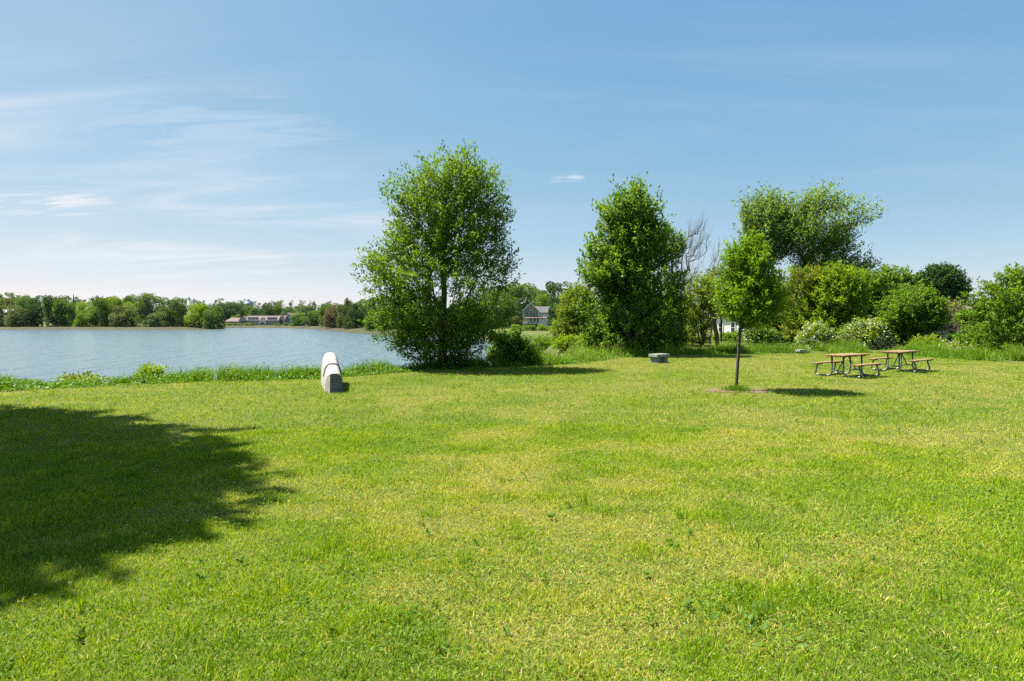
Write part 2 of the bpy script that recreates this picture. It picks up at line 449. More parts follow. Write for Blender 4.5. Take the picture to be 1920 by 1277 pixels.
def kites(P, d, side, L, W, tint, fold=.12):
    """one folded leaf per point: 4 verts, 2 triangles"""
    n = len(P); L = np.asarray(L).reshape(-1, 1); W = np.asarray(W).reshape(-1, 1)
    nrm = unit(np.cross(side, d))
    V = np.stack([P, P + d*L*.45 + side*W/2 + nrm*W*fold, P + d*L, P + d*L*.45 - side*W/2 + nrm*W*fold], 1).reshape(-1, 3)
    b = np.arange(n)[:, None]*4
    F = np.concatenate([b + np.array([[0, 1, 2]]), b + np.array([[0, 2, 3]])])
    return V, [F], np.repeat(tint, 4)

# clover: three leaflets on each stalk, in patches
x, y, r = scatter(rng, 120000, 2.4, 26, 1.15); k = in_lawn(x, y); x, y, r = x[k], y[k], r[k]
pm = fbm(x, y, 1.5, 141); k = rng.uniform(0, 1, len(x)) < .12 + .75*sstep((pm-.42)/.3); x, y, r = x[k], y[k], r[k]
n = len(x); zz = rng.uniform(.022, .055, n); a0 = rng.uniform(0, 2*np.pi, n)
pp = []
tcl = np.clip(rng.normal(.5, .22, n), 0, 1)
sz = rng.uniform(.007, .013, n)*(.8+r/20)
for j in range(3):
    a = a0 + j*2*np.pi/3 + rng.normal(0, .12, n)
    d = unit(np.stack([np.cos(a), np.sin(a), rng.normal(.15, .6, n)], -1)); s = unit(np.stack([-np.sin(a), np.cos(a), rng.normal(0, .5, n)], -1))
    pp.append(kites(np.stack([x, y, zz], -1), d, s, sz*1.25, sz*1.35, tcl))
Vv, Ff, Tt = merge(pp)
tag(link('clover', mesh_np('clover', Vv, Ff, M['clover'], {'tint': Tt})), 'patches of low round clover leaves through the lawn', 'clover', kind='stuff')

# white clover flower heads
def blobs(P, rad, rng, tint):
    n = len(P); oct_ = np.array([[1,0,0],[-1,0,0],[0,1,0],[0,-1,0],[0,0,1],[0,0,-1]], dtype=float)
    V = (P[:, None, :] + oct_[None]*np.asarray(rad).reshape(-1, 1, 1)*rng.uniform(.75, 1.2, (n, 6, 1))).reshape(-1, 3)
    b = np.arange(n)[:, None]*6
    F = np.concatenate([b + np.array([f]) for f in ((0,2,4),(2,1,4),(1,3,4),(3,0,4),(2,0,5),(1,2,5),(3,1,5),(0,3,5))])
    return V, [F], np.repeat(tint, 6)
x, y, r = scatter(rng, 9000, 3, 44, .75); k = in_lawn(x, y); x, y, r = x[k], y[k], r[k]
k = rng.uniform(0, 1, len(x)) < .02 + .8*np.clip(fbm(x, y, 3.2, 171)-.52, 0, 1)*2 + .25*sstep((-x-3)/5)*sstep((17-r)/4); x, y, r = x[k], y[k], r[k]
P = np.stack([x, y, rng.uniform(.05, .10, len(x))], -1)
Vv, Ff, Tt = merge([blobs(P, rng.uniform(.005, .009, len(x))*(.8+r/26), rng, rng.uniform(0, 1, len(x)))])
tag(link('clover_flower', mesh_np('clover_flower', Vv, Ff, M['blossom'], {'tint': Tt})), 'small white clover flower heads dotted over the lawn', 'flower', kind='stuff')

# broad leaved weeds (plantain, dock) in the lawn: rosettes
cx, cy, cr = scatter(rng, 330, 3.4, 24, 1.0); k = in_lawn(cx, cy); cx, cy = cx[k], cy[k]
cx = np.append(cx, [gr(1405, 1170)[0]]); cy = np.append(cy, [gr(1405, 1170)[1]])
pp = []
for i, (a, b_) in enumerate(zip(cx, cy)):
    big = 1.0 if i == len(cx)-1 else rng.uniform(.35, .75)
    m_ = int(rng.integers(8, 14)*(5 if big > .9 else 1)); aa = rng.uniform(0, 2*np.pi, m_)
    d = unit(np.stack([np.cos(aa), np.sin(aa), rng.uniform(.3, 1.3, m_)], -1)); s = unit(np.cross(d, np.array([0, 0, 1.0]) + rng.normal(0, .3, (m_, 3))))
    so_ = .16 if big > .9 else .012; P = np.stack([a + rng.normal(0, so_, m_), b_ + rng.normal(0, so_, m_), rng.uniform(.01, .04, m_)], -1)
    pp.append(kites(P, d, s, rng.uniform(.05, .09, m_)*big, rng.uniform(.022, .04, m_)*big, np.clip(rng.normal(.12, .15, m_), 0, 1)))
Vv, Ff, Tt = merge(pp)
tag(link('lawn_weed', mesh_np('lawn_weed', Vv, Ff, M['clover'], {'tint': Tt})), 'dark broad leaved weed rosettes scattered in the lawn', 'weeds', kind='stuff')

# tall unmown grass along the bank and along the thicket
def strip(rng, line, per_m, width, h0, h1, side, hump=1.0):
    xs, ys, hs = [], [], []
    for (a, b_) in zip(line[:-1], line[1:]):
        L = math.hypot(b_[0]-a[0], b_[1]-a[1]); n = int(L*per_m)
        t_ = rng.uniform(0, 1, n); o = off(a, b_, 1.0)*side
        dd = rng.uniform(-.12, width, n)
        xs.append(a[0]+(b_[0]-a[0])*t_ + o.x*dd); ys.append(a[1]+(b_[1]-a[1])*t_ + o.y*dd); hs.append(np.clip((dd+.25)/.8, .3, 1))
    x = np.concatenate(xs); y = np.concatenate(ys); e = np.concatenate(hs)
    z, d = terrain_z(x, y)
    h = (h0 + (h1-h0)*rng.uniform(0, 1, len(x))**1.5)*e*(.45+.95*sstep((fbm(x, y, 1.9, 61)-.25)/.5)*hump)
    k = (d > .25) & (fbm(x, y, .9, 63) > .26) & (fbm(x, y, 2.6, 64) > .30)
    return x[k], y[k], z[k], h[k]
def tall(name, label, line, per_m, width, h0, h1, side, tm, seed, heads=.02):
    rng = np.random.default_rng(seed)
    x, y, z, h = strip(rng, line, per_m, width, h0, h1, side)
    n = len(x); r_ = np.hypot(x, y)
    patch = fbm(x, y, 2.2, seed+5)
    tn = np.clip(tm + .45*(patch-.5) + rng.normal(0, .14, n), 0, 1)
    st = rng.uniform(0, 1, n) < heads
    tn = np.where(st, rng.uniform(.8, 1, n), tn); h = np.where(st, h*1.35, h)
    w = rng.uniform(.010, .020, n)*(.5+r_/36)*np.where(st, .5, 1)
    pa = [blades(rng, x, y, z-.02, h, w, rng.uniform(.15, .9, n)*np.where(st, .4, 1), tn, 2)]
    # leafy forbs mixed in
    k = rng.uniform(0, 1, n) < .35; m_ = k.sum()
    a = rng.uniform(0, 2*np.pi, m_); d = unit(np.stack([np.cos(a), np.sin(a), rng.uniform(-.2, .9, m_)], -1)); s = unit(np.cross(d, np.array([0, 0, 1.0]) + rng.normal(0, .3, (m_, 3))))
    P = np.stack([x[k], y[k], z[k] + h[k]*rng.uniform(.2, .95, m_)], -1)
    pa.append(kites(P, d, s, rng.uniform(.06, .13, m_), rng.uniform(.03, .06, m_), np.clip(tn[k]*.8, 0, .75)))
    Vv, Ff, Tt = merge(pa)
    return tag(link(name, mesh_np(name, Vv, Ff, M['tall'], {'tint': Tt})), label, 'tall grass', kind='stuff')
tall('bank_grass', 'tall bright green unmown grass along the top of the water bank', [(-22, 17)] + bank_top[1:], 1300, 1.9, .24, .52, 1, .36, 11, .015)
tall('meadow_grass', 'taller rank grass with pale seed heads before the oak like tree', [bank_top[-3], bank_top[-2], bank_top[-1], lawn_back[1], lawn_back[2]], 1500, 8.0, .35, .85, 1, .50, 12, .14)
tall('thicket_grass', 'green rank grass and weeds along the foot of the thicket', lawn_back[2:], 900, 2.6, .35, .80, 1, .44, 13, .05)

# -------------------------------------------------------------------- trees
def vec3noise(P, scale, seed):
    return (vnoise(P[:, 0]+P[:, 2]*.7, P[:, 1]-P[:, 2]*.6, scale, seed) + vnoise(P[:, 0]*.8+P[:, 1]*.5+9, P[:, 2], scale, seed+3))/2

def tubes_np(A, B, ra, rb, sides):
    d = unit(B-A); ref = np.where(np.abs(d[:, 2:3]) < .9, np.array([[0, 0, 1.0]]), np.array([[1.0, 0, 0]]))
    u = unit(np.cross(d, ref)); v = np.cross(u, d); n = len(A)
    t_ = np.arange(sides)*2*np.pi/sides
    ring = u[:, None]*np.cos(t_)[None, :, None] + v[:, None]*np.sin(t_)[None, :, None]
    V = np.concatenate([A[:, None] + ring*ra[:, None, None], B[:, None] + ring*rb[:, None, None]], 1).reshape(-1, 3)
    b = np.arange(n)[:, None]*2*sides; F = []
    for k in range(sides):
        k2 = (k+1) % sides; F.append(b + np.array([[k, k2, sides+k2, sides+k]]))
    return V, np.concatenate(F)

def make_crown(rows, seed, n_spray, per, leaf, spray, depth=.85, updir=.35, wind=(0, 0, 0), gap=.0, shell=.4, lump=.35, trunk_r=.15, trunk_top=.82, trunk_x=(0, 0), droop=.0, jitter=.13, stems=1, noise_s=1.6, tips=0.0):
    """rows: (height, left, right) in metres from the base. Returns wood mesh data and leaf mesh data"""
    rng = np.random.default_rng(seed)
    rows = sorted(rows); hz = np.array([a[0] for a in rows]); xl = np.array([a[1] for a in rows]); xr = np.array([a[2] for a in rows])
    sh = np.minimum(.24*spray, (xr-xl)*.3); xl = xl+sh; xr = xr-sh
    hz = hz[0] + (hz-hz[0])*(hz[-1]-hz[0]-spray*(.55+.4*max(0, updir)))/(hz[-1]-hz[0])
    H = hz[-1]; wd = (xr-xl)
    pts = []
    need = n_spray
    while need > 0:
        m_ = need*3
        z = rng.uniform(hz[0], hz[-1], m_); W = np.interp(z, hz, wd)
        k = rng.uniform(0, wd.max()**1.35, m_) < W**1.35; z = z[k]; m_ = len(z)
        a = rng.uniform(0, 2*np.pi, m_)
        L = np.interp(z, hz, xl); Rr = np.interp(z, hz, xr); c = (L+Rr)/2; w = (Rr-L)/2
        rad = rng.uniform(0, 1, m_)**shell*(1 - lump*vnoise(a*1.9+z*.35, z*1.1, noise_s*.55, seed+7)*1.0 + lump*.25)
        P = np.stack([c + np.cos(a)*w*rad, np.sin(a)*w*depth*rad, z], -1)
        if gap: P = P[vec3noise(P, noise_s, seed+11) > gap]
        pts.append(P[:need]); need -= len(P[:need])
    P = np.concatenate(pts)
    # skeleton: stems first, then every spray joins the nearest wood below it
    nodes, par, plen = [], [], []
    for s_ in range(stems):
        n_t = 12; ang = rng.uniform(0, 2*np.pi); off_ = 0 if stems == 1 else .12
        top = H*trunk_top*(1 if s_ == 0 else rng.uniform(.6, .95)); base_i = None
        sp = 0 if stems == 1 else np.interp(H*.5, hz, wd)*.22
        for i in range(n_t):
            f = i/(n_t-1)
            cx_ = np.interp(f*top, hz, (xl+xr)/2)*f*.7 + trunk_x[0]*f + math.cos(ang)*(off_*min(1, i)+sp*f) + (rng.normal(0, .018)*H*.35*f if i else 0)
            cy_ = math.sin(ang)*(off_*min(1, i)+sp*f) + (rng.normal(0, .018)*H*.35*f if i else 0)
            nodes.append((cx_, cy_, -.15 if i == 0 else f*top)); par.append(len(nodes)-2 if i else -1)
            plen.append(f*top)
    N0 = len(nodes)
    nd = np.zeros((N0+len(P), 3)); nd[:N0] = nodes
    par = np.array(par + [0]*len(P)); pl = np.array(plen + [0.0]*len(P))
    ax = np.interp(P[:, 2], nd[:12, 2], nd[:12, 0])
    order = np.argsort(np.hypot(P[:, 0]-ax, P[:, 1]) + .12*P[:, 2]); P = P[order]
    cnt = N0
    for p in P:
        dv = p - nd[:cnt]; dist = np.sqrt((dv**2).sum(1))
        cost = dist + .22*pl[:cnt] + 1.3*np.maximum(0, -dv[:, 2] + .35*np.hypot(dv[:, 0], dv[:, 1])) + (nd[:cnt, 2] < H*.04)*3
        j = int(np.argmin(cost)); nd[cnt] = p; par[cnt] = j; pl[cnt] = pl[j]+dist[j]; cnt += 1
    rad = np.zeros(cnt); acc = np.zeros(cnt)
    for i in range(cnt-1, -1, -1):
        acc[i] += 1.0 if i >= N0 else .02
        if par[i] >= 0: acc[par[i]] += acc[i]
    roots = [i for i in range(N0) if par[i] < 0]
    rad = trunk_r*(acc/max(acc[i] for i in roots))**.46 + .002
    e = np.array([i for i in range(cnt) if par[i] >= 0])
    A = nd[par[e]]; B = nd[e]; rb = rad[e]; ra = np.minimum(rad[par[e]], rb*1.35)
    ra = np.where(e < N0, rad[par[e]], ra)
    # bow each limb upwards a little
    Md = (A+B)/2; ln = np.linalg.norm(B-A, axis=1); Md[:, 2] -= np.where(e >= N0, ln*.09, 0); Md += rng.normal(0, 1, Md.shape)*(ln*.035)[:, None]*(e >= N0)[:, None]
    rm = (ra+rb)/2
    big = rb > .03*max(1, trunk_r/.2)*.6
    Vs, Fs, b = [], [], 0
    for msk, sd in ((big, 8), (~big, 4)):
        if msk.sum() == 0: continue
        for a_, b_, r1, r2 in ((A, Md, ra, rm), (Md, B, rm, rb)):
            v, f = tubes_np(a_[msk], b_[msk], r1[msk], r2[msk], sd); Vs.append(v); Fs.append(f+b); b += len(v)
    wood = (np.concatenate(Vs), Fs)
    # leaves
    Pn = nd[N0:cnt]; ed = unit(Pn - nd[par[N0:cnt]])
    cxz = np.interp(Pn[:, 2], hz, (xl+xr)/2)
    outw = unit(np.stack([Pn[:, 0]-cxz, Pn[:, 1], (Pn[:, 2]-H*.5)*.45], -1))
    dr = unit(.55*ed + .55*outw + np.array([0, 0, updir]) + np.array(wind) + rng.normal(0, .28, Pn.shape))
    m_ = len(Pn); k = per
    SL = spray*rng.uniform(.65, 1.35, m_)
    if tips:
        SL = SL*(1 + tips*(Pn[:, 2] > np.interp(.8, [0, 1], [0, H])))
    t_ = rng.uniform(-.45, 1, (m_, k))
    base = Pn[:, None] + dr[:, None]*(SL[:, None]*t_)[..., None] + rng.normal(0, 1, (m_, k, 3))*(jitter*SL[:, None]*(1.15-t_*.6))[..., None]
    ld = unit(dr[:, None]*.65 + rng.normal(0, .62, (m_, k, 3)) - np.array([0, 0, droop]))
    upr = np.array([0, 0, 1.0]) + rng.normal(0, .55, (m_, k, 3))
    sd = unit(np.cross(ld, upr))
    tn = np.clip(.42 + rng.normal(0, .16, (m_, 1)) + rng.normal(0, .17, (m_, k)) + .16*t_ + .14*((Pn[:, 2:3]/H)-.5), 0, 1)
    Lf = leaf[0]*rng.uniform(.65, 1.25, m_*k); Wf = leaf[1]*rng.uniform(.7, 1.25, m_*k)
    lv = kites(base.reshape(-1, 3), ld.reshape(-1, 3), sd.reshape(-1, 3), Lf, Wf, tn.ravel())
    return wood, lv, Pn, H

def outline_rows(out, Y, bx, by):
    s = Y/FOC
    return [((by-py)*s, (l-bx)*s, (r_-bx)*s) for py, l, r_ in out]

def plant(name, label, cat, Y, bx, by, out, mat, bark='bark', group=None, z=None, blossom=0, wood_name='trunk', crown_name='crown', **k):
    seed = k.pop('seed')
    wood, lv, Pn, H = make_crown(outline_rows(out, Y, bx, by), seed, **k)
    X0 = (bx-960)/FOC*Y; z0 = EYE - (by-HOR)/FOC*Y
    root = empty(name, (X0, Y, z0), label, cat, group)
    link(wood_name, mesh_np(wood_name, wood[0], wood[1], M[bark], smooth=True), root)
    link(crown_name, mesh_np(crown_name, lv[0], lv[1], M[mat], {'tint': lv[2]}), root)
    if blossom:
        rng = np.random.default_rng(seed+99)
        q = Pn[(rng.uniform(0, 1, len(Pn)) < .6)]
        n = len(q)*blossom
        # flower sprays sit on the outside of the shrub
        c = Pn.mean(0); o = unit(q-c)
        P = np.repeat(q + o*.18, blossom, 0) + rng.normal(0, .13, (n, 3))
        d = unit(rng.normal(0, 1, (n, 3)) + np.repeat(o, blossom, 0)); s = unit(np.cross(d, rng.normal(0, 1, (n, 3))))
        b_ = kites(P, d, s, rng.uniform(.08, .14, n), rng.uniform(.08, .14, n), rng.uniform(0, 1, n), .05)
        link('blossom', mesh_np('blossom', b_[0], b_[1], M['bush_blossom'], {'tint': b_[2]}), root)
    return root

plant('ash_tree', 'tallest broad green tree standing alone on the bank edge before the water', 'tree', 26, 828, 690,
      [(286, 846, 892), (298, 815, 922), (310, 788, 936), (335, 756, 940), (352, 730, 944), (368, 714, 952), (385, 720, 960), (405, 728, 962), (430, 714, 966), (456, 700, 970), (478, 676, 976), (498, 664, 980), (518, 676, 980), (540, 692, 972), (570, 700, 962), (600, 706, 950), (630, 710, 935), (650, 726, 915), (668, 750, 895), (686, 772, 880)],
      'ash', seed=6, n_spray=1850, per=34, leaf=(.145, .060), spray=.55, depth=.85, updir=.34, gap=.38, shell=.43, lump=.42, trunk_r=.17, trunk_top=.80, trunk_x=(.1, 0), noise_s=1.5, tips=.35)
plant('maple_tree', 'dense leafy multi stemmed tree behind the stone bench, ragged crown', 'tree', 36, 1190, 666,
      [(347, 1180, 1212), (360, 1150, 1232), (385, 1132, 1243), (400, 1125, 1246), (425, 1118, 1252), (450, 1104, 1262), (480, 1088, 1266), (510, 1074, 1258), (535, 1086, 1258), (565, 1088, 1262), (600, 1082, 1258), (630, 1085, 1256), (655, 1120, 1240)],
      'oak', seed=8, n_spray=1500, per=30, leaf=(.20, .11), spray=.60, depth=.8, updir=.5, gap=.365, shell=.47, lump=.7, trunk_r=.16, stems=4, noise_s=1.7, tips=.7)
plant('birch_tree', 'lighter thin leaved tree leaning out on the right of the ragged dense tree', 'tree', 38.5, 1262, 660,
      [(408, 1240, 1262), (430, 1232, 1282), (455, 1228, 1292), (480, 1228, 1290), (505, 1236, 1288), (530, 1242, 1284), (570, 1240, 1286), (610, 1232, 1284), (645, 1240, 1276)],
      'green', seed=15, n_spray=520, per=24, leaf=(.17, .07), spray=.55, updir=.2, gap=.36, trunk_r=.11, noise_s=1.3)
plant('young_tree', 'slender young tree with bare pole trunk planted in the open lawn', 'tree', 17.73, 1380, 732,
      [(434, 1400, 1424), (450, 1384, 1432), (463, 1352, 1438), (484, 1338, 1454), (497, 1350, 1456), (514, 1340, 1468), (538, 1348, 1474), (558, 1328, 1488), (578, 1340, 1480), (594, 1352, 1466), (606, 1372, 1446), (616, 1384, 1420)],
      'sap', seed=24, n_spray=680, per=30, leaf=(.115, .040), spray=.34, depth=.95, updir=.2, gap=.33, shell=.6, lump=.5, trunk_r=.044, trunk_top=.9, noise_s=.9, bark='bark')
plant('poplar_tree', 'tall grey green windswept tree behind the thicket, wider of the pair', 'tree', 62, 1530, 640,
      [(352, 1484, 1562), (362, 1470, 1596), (374, 1456, 1622), (398, 1452, 1636), (420, 1450, 1630), (445, 1448, 1618), (470, 1456, 1612), (484, 1470, 1634), (497, 1472, 1654), (508, 1474, 1650), (520, 1474, 1616), (560, 1476, 1620), (600, 1485, 1600)],
      'poplar', seed=33, n_spray=1250, per=26, leaf=(.28, .13), spray=1.5, depth=.7, updir=.5, wind=(.8, 0, .1), gap=.42, shell=.45, lump=.7, trunk_r=.26, jitter=.09, noise_s=2.4, tips=.25, stems=2)
plant('poplar_tree', 'tall grey green tree behind the young lawn tree, narrower of the pair', 'tree', 64, 1432, 640,
      [(360, 1412, 1462), (374, 1390, 1486), (400, 1378, 1496), (425, 1374, 1494), (455, 1380, 1488), (490, 1384, 1478), (540, 1388, 1486), (590, 1400, 1480)],
      'poplar', seed=35, n_spray=900, per=28, leaf=(.27, .13), spray=1.2, updir=.8, wind=(.25, 0, .1), gap=.34, lump=.6, trunk_r=.2, jitter=.09, noise_s=2.2, tips=.25)

shr = dict(per=24, leaf=(.16, .085), spray=.5, updir=.25, gap=.26, shell=.4, lump=.45, trunk_r=.09, stems=3, noise_s=1.2)
def S(**k): d = dict(shr); d.update(k); return d
plant('thicket_tree', 'yellow green thicket tree with reddish tips right of the young lawn tree', 'tree', 47, 1505, 652,
      [(498, 1484, 1528), (516, 1472, 1550), (550, 1464, 1558), (590, 1462, 1558), (635, 1468, 1548)], 'red', seed=41, n_spray=560, **S(leaf=(.19, .09)))
plant('thicket_tree', 'bright green bushy thicket tree rising behind the white blossom bushes', 'tree', 46, 1560, 652,
      [(495, 1540, 1595), (512, 1522, 1622), (550, 1508, 1628), (585, 1496, 1622), (620, 1492, 1600), (645, 1500, 1590)], 'bright', seed=43, n_spray=900, **S(leaf=(.2, .1)))
plant('thicket_tree', 'olive green thicket tree between the bright bushy one and the domed one', 'tree', 49, 1625, 650,
      [(505, 1600, 1648), (525, 1586, 1666), (565, 1578, 1672), (600, 1585, 1665), (635, 1592, 1655)], 'green', seed=45, n_spray=760, **S(leaf=(.2, .1)))
plant('thicket_tree', 'mid green pointed thicket tree rising behind the low domed tree', 'tree', 56, 1672, 645,
      [(499, 1652, 1690), (516, 1636, 1712), (545, 1626, 1726), (580, 1626, 1728), (620, 1640, 1712)], 'green', seed=47, n_spray=700, **S(leaf=(.23, .12)))
plant('domed_tree', 'low domed green tree with short dark trunk behind the picnic tables', 'tree', 43, 1697, 654,
      [(537, 1690, 1735), (548, 1668, 1756), (565, 1650, 1770), (585, 1640, 1778), (602, 1640, 1778), (616, 1655, 1765), (624, 1672, 1745)], 'green', seed=49, bark='bark', n_spray=900, per=24, leaf=(.18, .09), spray=.5, depth=.8, updir=.1, gap=.22, shell=.4, lump=.4, trunk_r=.17, noise_s=1.2, stems=2, trunk_top=.75)
plant('round_tree', 'dark round crowned tree rising far behind the domed tree', 'tree', 110, 1762, 618,
      [(497, 1748, 1778), (506, 1730, 1796), (520, 1718, 1806), (540, 1714, 1811), (560, 1718, 1810), (585, 1728, 1800)], 'dark', seed=51, n_spray=1000, per=22, leaf=(.42, .24), spray=1.0, updir=.1, gap=.0, shell=.33, lump=.25, trunk_r=.35, noise_s=2.5)
plant('brown_bush', 'pale brownish twiggy bush between the domed tree and right edge bush', 'bush', 54, 1790, 645,
      [(560, 1780, 1802), (575, 1768, 1815), (600, 1764, 1818), (630, 1770, 1812)], 'brown', seed=53, bark='bark_pale', n_spray=300, **S(per=12, leaf=(.15, .05), gap=.33))
plant('large_bush', 'big rounded green bush cut by the right edge of the photo', 'bush', 37, 1890, 672,
      [(498, 1885, 1945), (512, 1862, 1985), (532, 1836, 2010), (560, 1820, 2030), (595, 1806, 2040), (630, 1808, 2040), (660, 1822, 2030)], 'green', seed=55, n_spray=1500, **S(per=26, leaf=(.17, .09), depth=.7))
plant('lime_bush', 'yellow green bush filling the gap between the bare tree and young tree', 'bush', 47, 1318, 652,
      [(512, 1292, 1338), (535, 1276, 1352), (575, 1270, 1350), (600, 1272, 1340), (645, 1278, 1332)], 'lime', seed=57, n_spray=460, **S(gap=.24))
plant('thicket_bush', 'small green bush at the meadow edge between the bank shrub and yellow green bush', 'bush', 52, 1022, 654,
      [(632, 1010, 1036), (642, 996, 1052), (652, 994, 1058)], 'green', seed=113, n_spray=170, **S(spray=.4))
plant('thicket_bush', 'bright low bush before the yellow green bush, left of the ragged dense tree', 'bush', 44, 1070, 662,
      [(628, 1052, 1090), (642, 1036, 1104), (656, 1034, 1108)], 'bright', seed=115, n_spray=230, **S(spray=.4))
plant('thicket_bush', 'green bush at the foot of the leafless dead tree', 'bush', 50, 1268, 650,
      [(548, 1250, 1285), (570, 1236, 1300), (610, 1232, 1304), (642, 1238, 1300)], 'bright', seed=117, n_spray=380, **S(leaf=(.19, .1)))
plant('thicket_tree', 'light green thicket tree directly behind the young tree crown', 'tree', 56, 1418, 646,
      [(508, 1400, 1440), (528, 1382, 1462), (560, 1376, 1468), (600, 1388, 1466), (635, 1392, 1460)], 'bright', seed=119, n_spray=520, **S(leaf=(.22, .11)))
plant('thicket_tree', 'olive thicket tree behind the thin bare tree and white house', 'tree', 57, 1352, 645,
      [(505, 1332, 1372), (524, 1312, 1390), (552, 1308, 1394), (580, 1316, 1388), (592, 1330, 1376)], 'green', seed=121, n_spray=380, **S(leaf=(.22, .11), stems=1))
plant('thicket_bush', 'low green bush below the white house, behind the lawn edge', 'bush', 60, 1370, 645,
      [(625, 1358, 1385), (630, 1340, 1402), (640, 1336, 1408)], 'green', seed=111, n_spray=220, **S(leaf=(.2, .1)))
plant('thicket_bush', 'green bush in the thicket between the dark tree and reddish tipped tree', 'bush', 49, 1478, 652,
      [(560, 1462, 1495), (580, 1448, 1512), (610, 1445, 1515), (640, 1452, 1508)], 'green', seed=101, n_spray=330, **S(leaf=(.2, .1)))
plant('thicket_bush', 'bright green bush under the ragged dense tree, on its right side', 'bush', 40, 1238, 664,
      [(585, 1215, 1262), (605, 1200, 1282), (635, 1196, 1290), (655, 1202, 1286)], 'oak', seed=103, n_spray=380, **S(leaf=(.18, .1)))
plant('thicket_bush', 'dark glossy bush at the left foot of the ragged dense tree', 'bush', 37, 1135, 664,
      [(590, 1118, 1160), (612, 1096, 1182), (640, 1090, 1190), (658, 1100, 1186)], 'oak', seed=105, n_spray=380, **S(leaf=(.18, .1)))
plant('thicket_bush', 'yellow green bush filling the thicket behind the domed tree trunk', 'bush', 52, 1668, 648,
      [(580, 1645, 1690), (600, 1632, 1715), (630, 1630, 1720), (644, 1640, 1712)], 'bright', seed=107, n_spray=300, **S(leaf=(.2, .1)))
plant('thicket_bush', 'green bush closing the thicket between domed tree and large edge bush', 'bush', 47, 1800, 652,
      [(585, 1800, 1822), (605, 1794, 1838), (635, 1792, 1842), (648, 1796, 1836)], 'green', seed=109, n_spray=330, **S(leaf=(.2, .1)))
plant('thicket_tree', 'dark green thicket tree just right of the young tree crown', 'tree', 50, 1450, 648,
      [(525, 1430, 1480), (548, 1412, 1500), (590, 1402, 1504), (635, 1408, 1500)], 'green', seed=59, n_spray=640, **S(leaf=(.2, .1)))
plant('lime_bush', 'broad yellow green bush left of the ragged dense tree', 'bush', 48, 1082, 655,
      [(532, 1070, 1108), (548, 1052, 1118), (580, 1040, 1124), (610, 1030, 1124), (645, 1030, 1122)], 'lime', seed=61, n_spray=760, **S(gap=.2))
plant('dark_shrub', 'dark leafy shrub leaning over the bank right of the tallest tree', 'shrub', 28, 955, 686,
      [(621, 930, 975), (635, 912, 996), (650, 902, 1000), (668, 906, 1006), (680, 918, 1002)], 'oak', seed=63, n_spray=360, per=24, leaf=(.13, .075), spray=.38, updir=.2, gap=.28, trunk_r=.05, stems=4, noise_s=.8, lump=.45)
plant('blossom_bush', 'white flowering bush left of the nearer picnic table, behind low stone block', 'bush', 44, 1532, 655,
      [(602, 1520, 1545), (615, 1506, 1562), (632, 1498, 1575), (650, 1502, 1570)], 'bright', seed=65, n_spray=300, blossom=15, **S())
plant('blossom_bush', 'largest white flowering bush, its sprays arching behind the nearer picnic table', 'bush', 43, 1622, 656,
      [(597, 1606, 1640), (608, 1588, 1662), (625, 1578, 1672), (648, 1584, 1668)], 'bright', seed=67, n_spray=420, blossom=15, **S())
plant('blossom_bush', 'low white flowering bush under the domed tree at the lawn edge', 'bush', 37.5, 1785, 672,
      [(642, 1765, 1800), (652, 1740, 1826), (668, 1742, 1830)], 'bright', seed=69, n_spray=230, blossom=8, **S(spray=.35, leaf=(.13, .06)))
plant('blossom_bush', 'white flowering bush just right of the young tree trunk', 'bush', 43, 1424, 655,
      [(606, 1412, 1436), (620, 1400, 1452), (645, 1402, 1452)], 'green', seed=71, n_spray=220, blossom=12, **S())
plant('fern_bush', 'low light green bush right of the domed tree trunk', 'bush', 40, 1738, 660,
      [(632, 1722, 1752), (642, 1708, 1768), (656, 1708, 1768)], 'bright', seed=73, n_spray=170, **S(spray=.4))
plant('bank_bush', 'round twiggy light green bush standing up on the left bank', 'bush', 21, 282, 716,
      [(683, 268, 298), (692, 257, 306), (704, 254, 308), (714, 258, 306)], 'bright', seed=75, n_spray=150, per=18, leaf=(.085, .035), spray=.26, updir=.8, gap=.2, trunk_r=.02, stems=5, noise_s=.4)
plant('bank_bush', 'low spreading olive green bush on the bank, left of the round one', 'bush', 20.4, 152, 728,
      [(700, 140, 166), (708, 120, 184), (722, 112, 196)], 'lime', seed=77, n_spray=170, per=18, leaf=(.08, .045), spray=.24, updir=.3, gap=.2, trunk_r=.02, stems=5, noise_s=.4)
plant('bank_bush', 'low weedy green bush in the bank corner at the left edge', 'bush', 19.4, 20, 738,
      [(713, 4, 18), (722, -25, 44), (734, -30, 62)], 'green', seed=79, n_spray=150, per=18, leaf=(.08, .045), spray=.22, updir=.5, gap=.2, trunk_r=.02, stems=5, noise_s=.4)

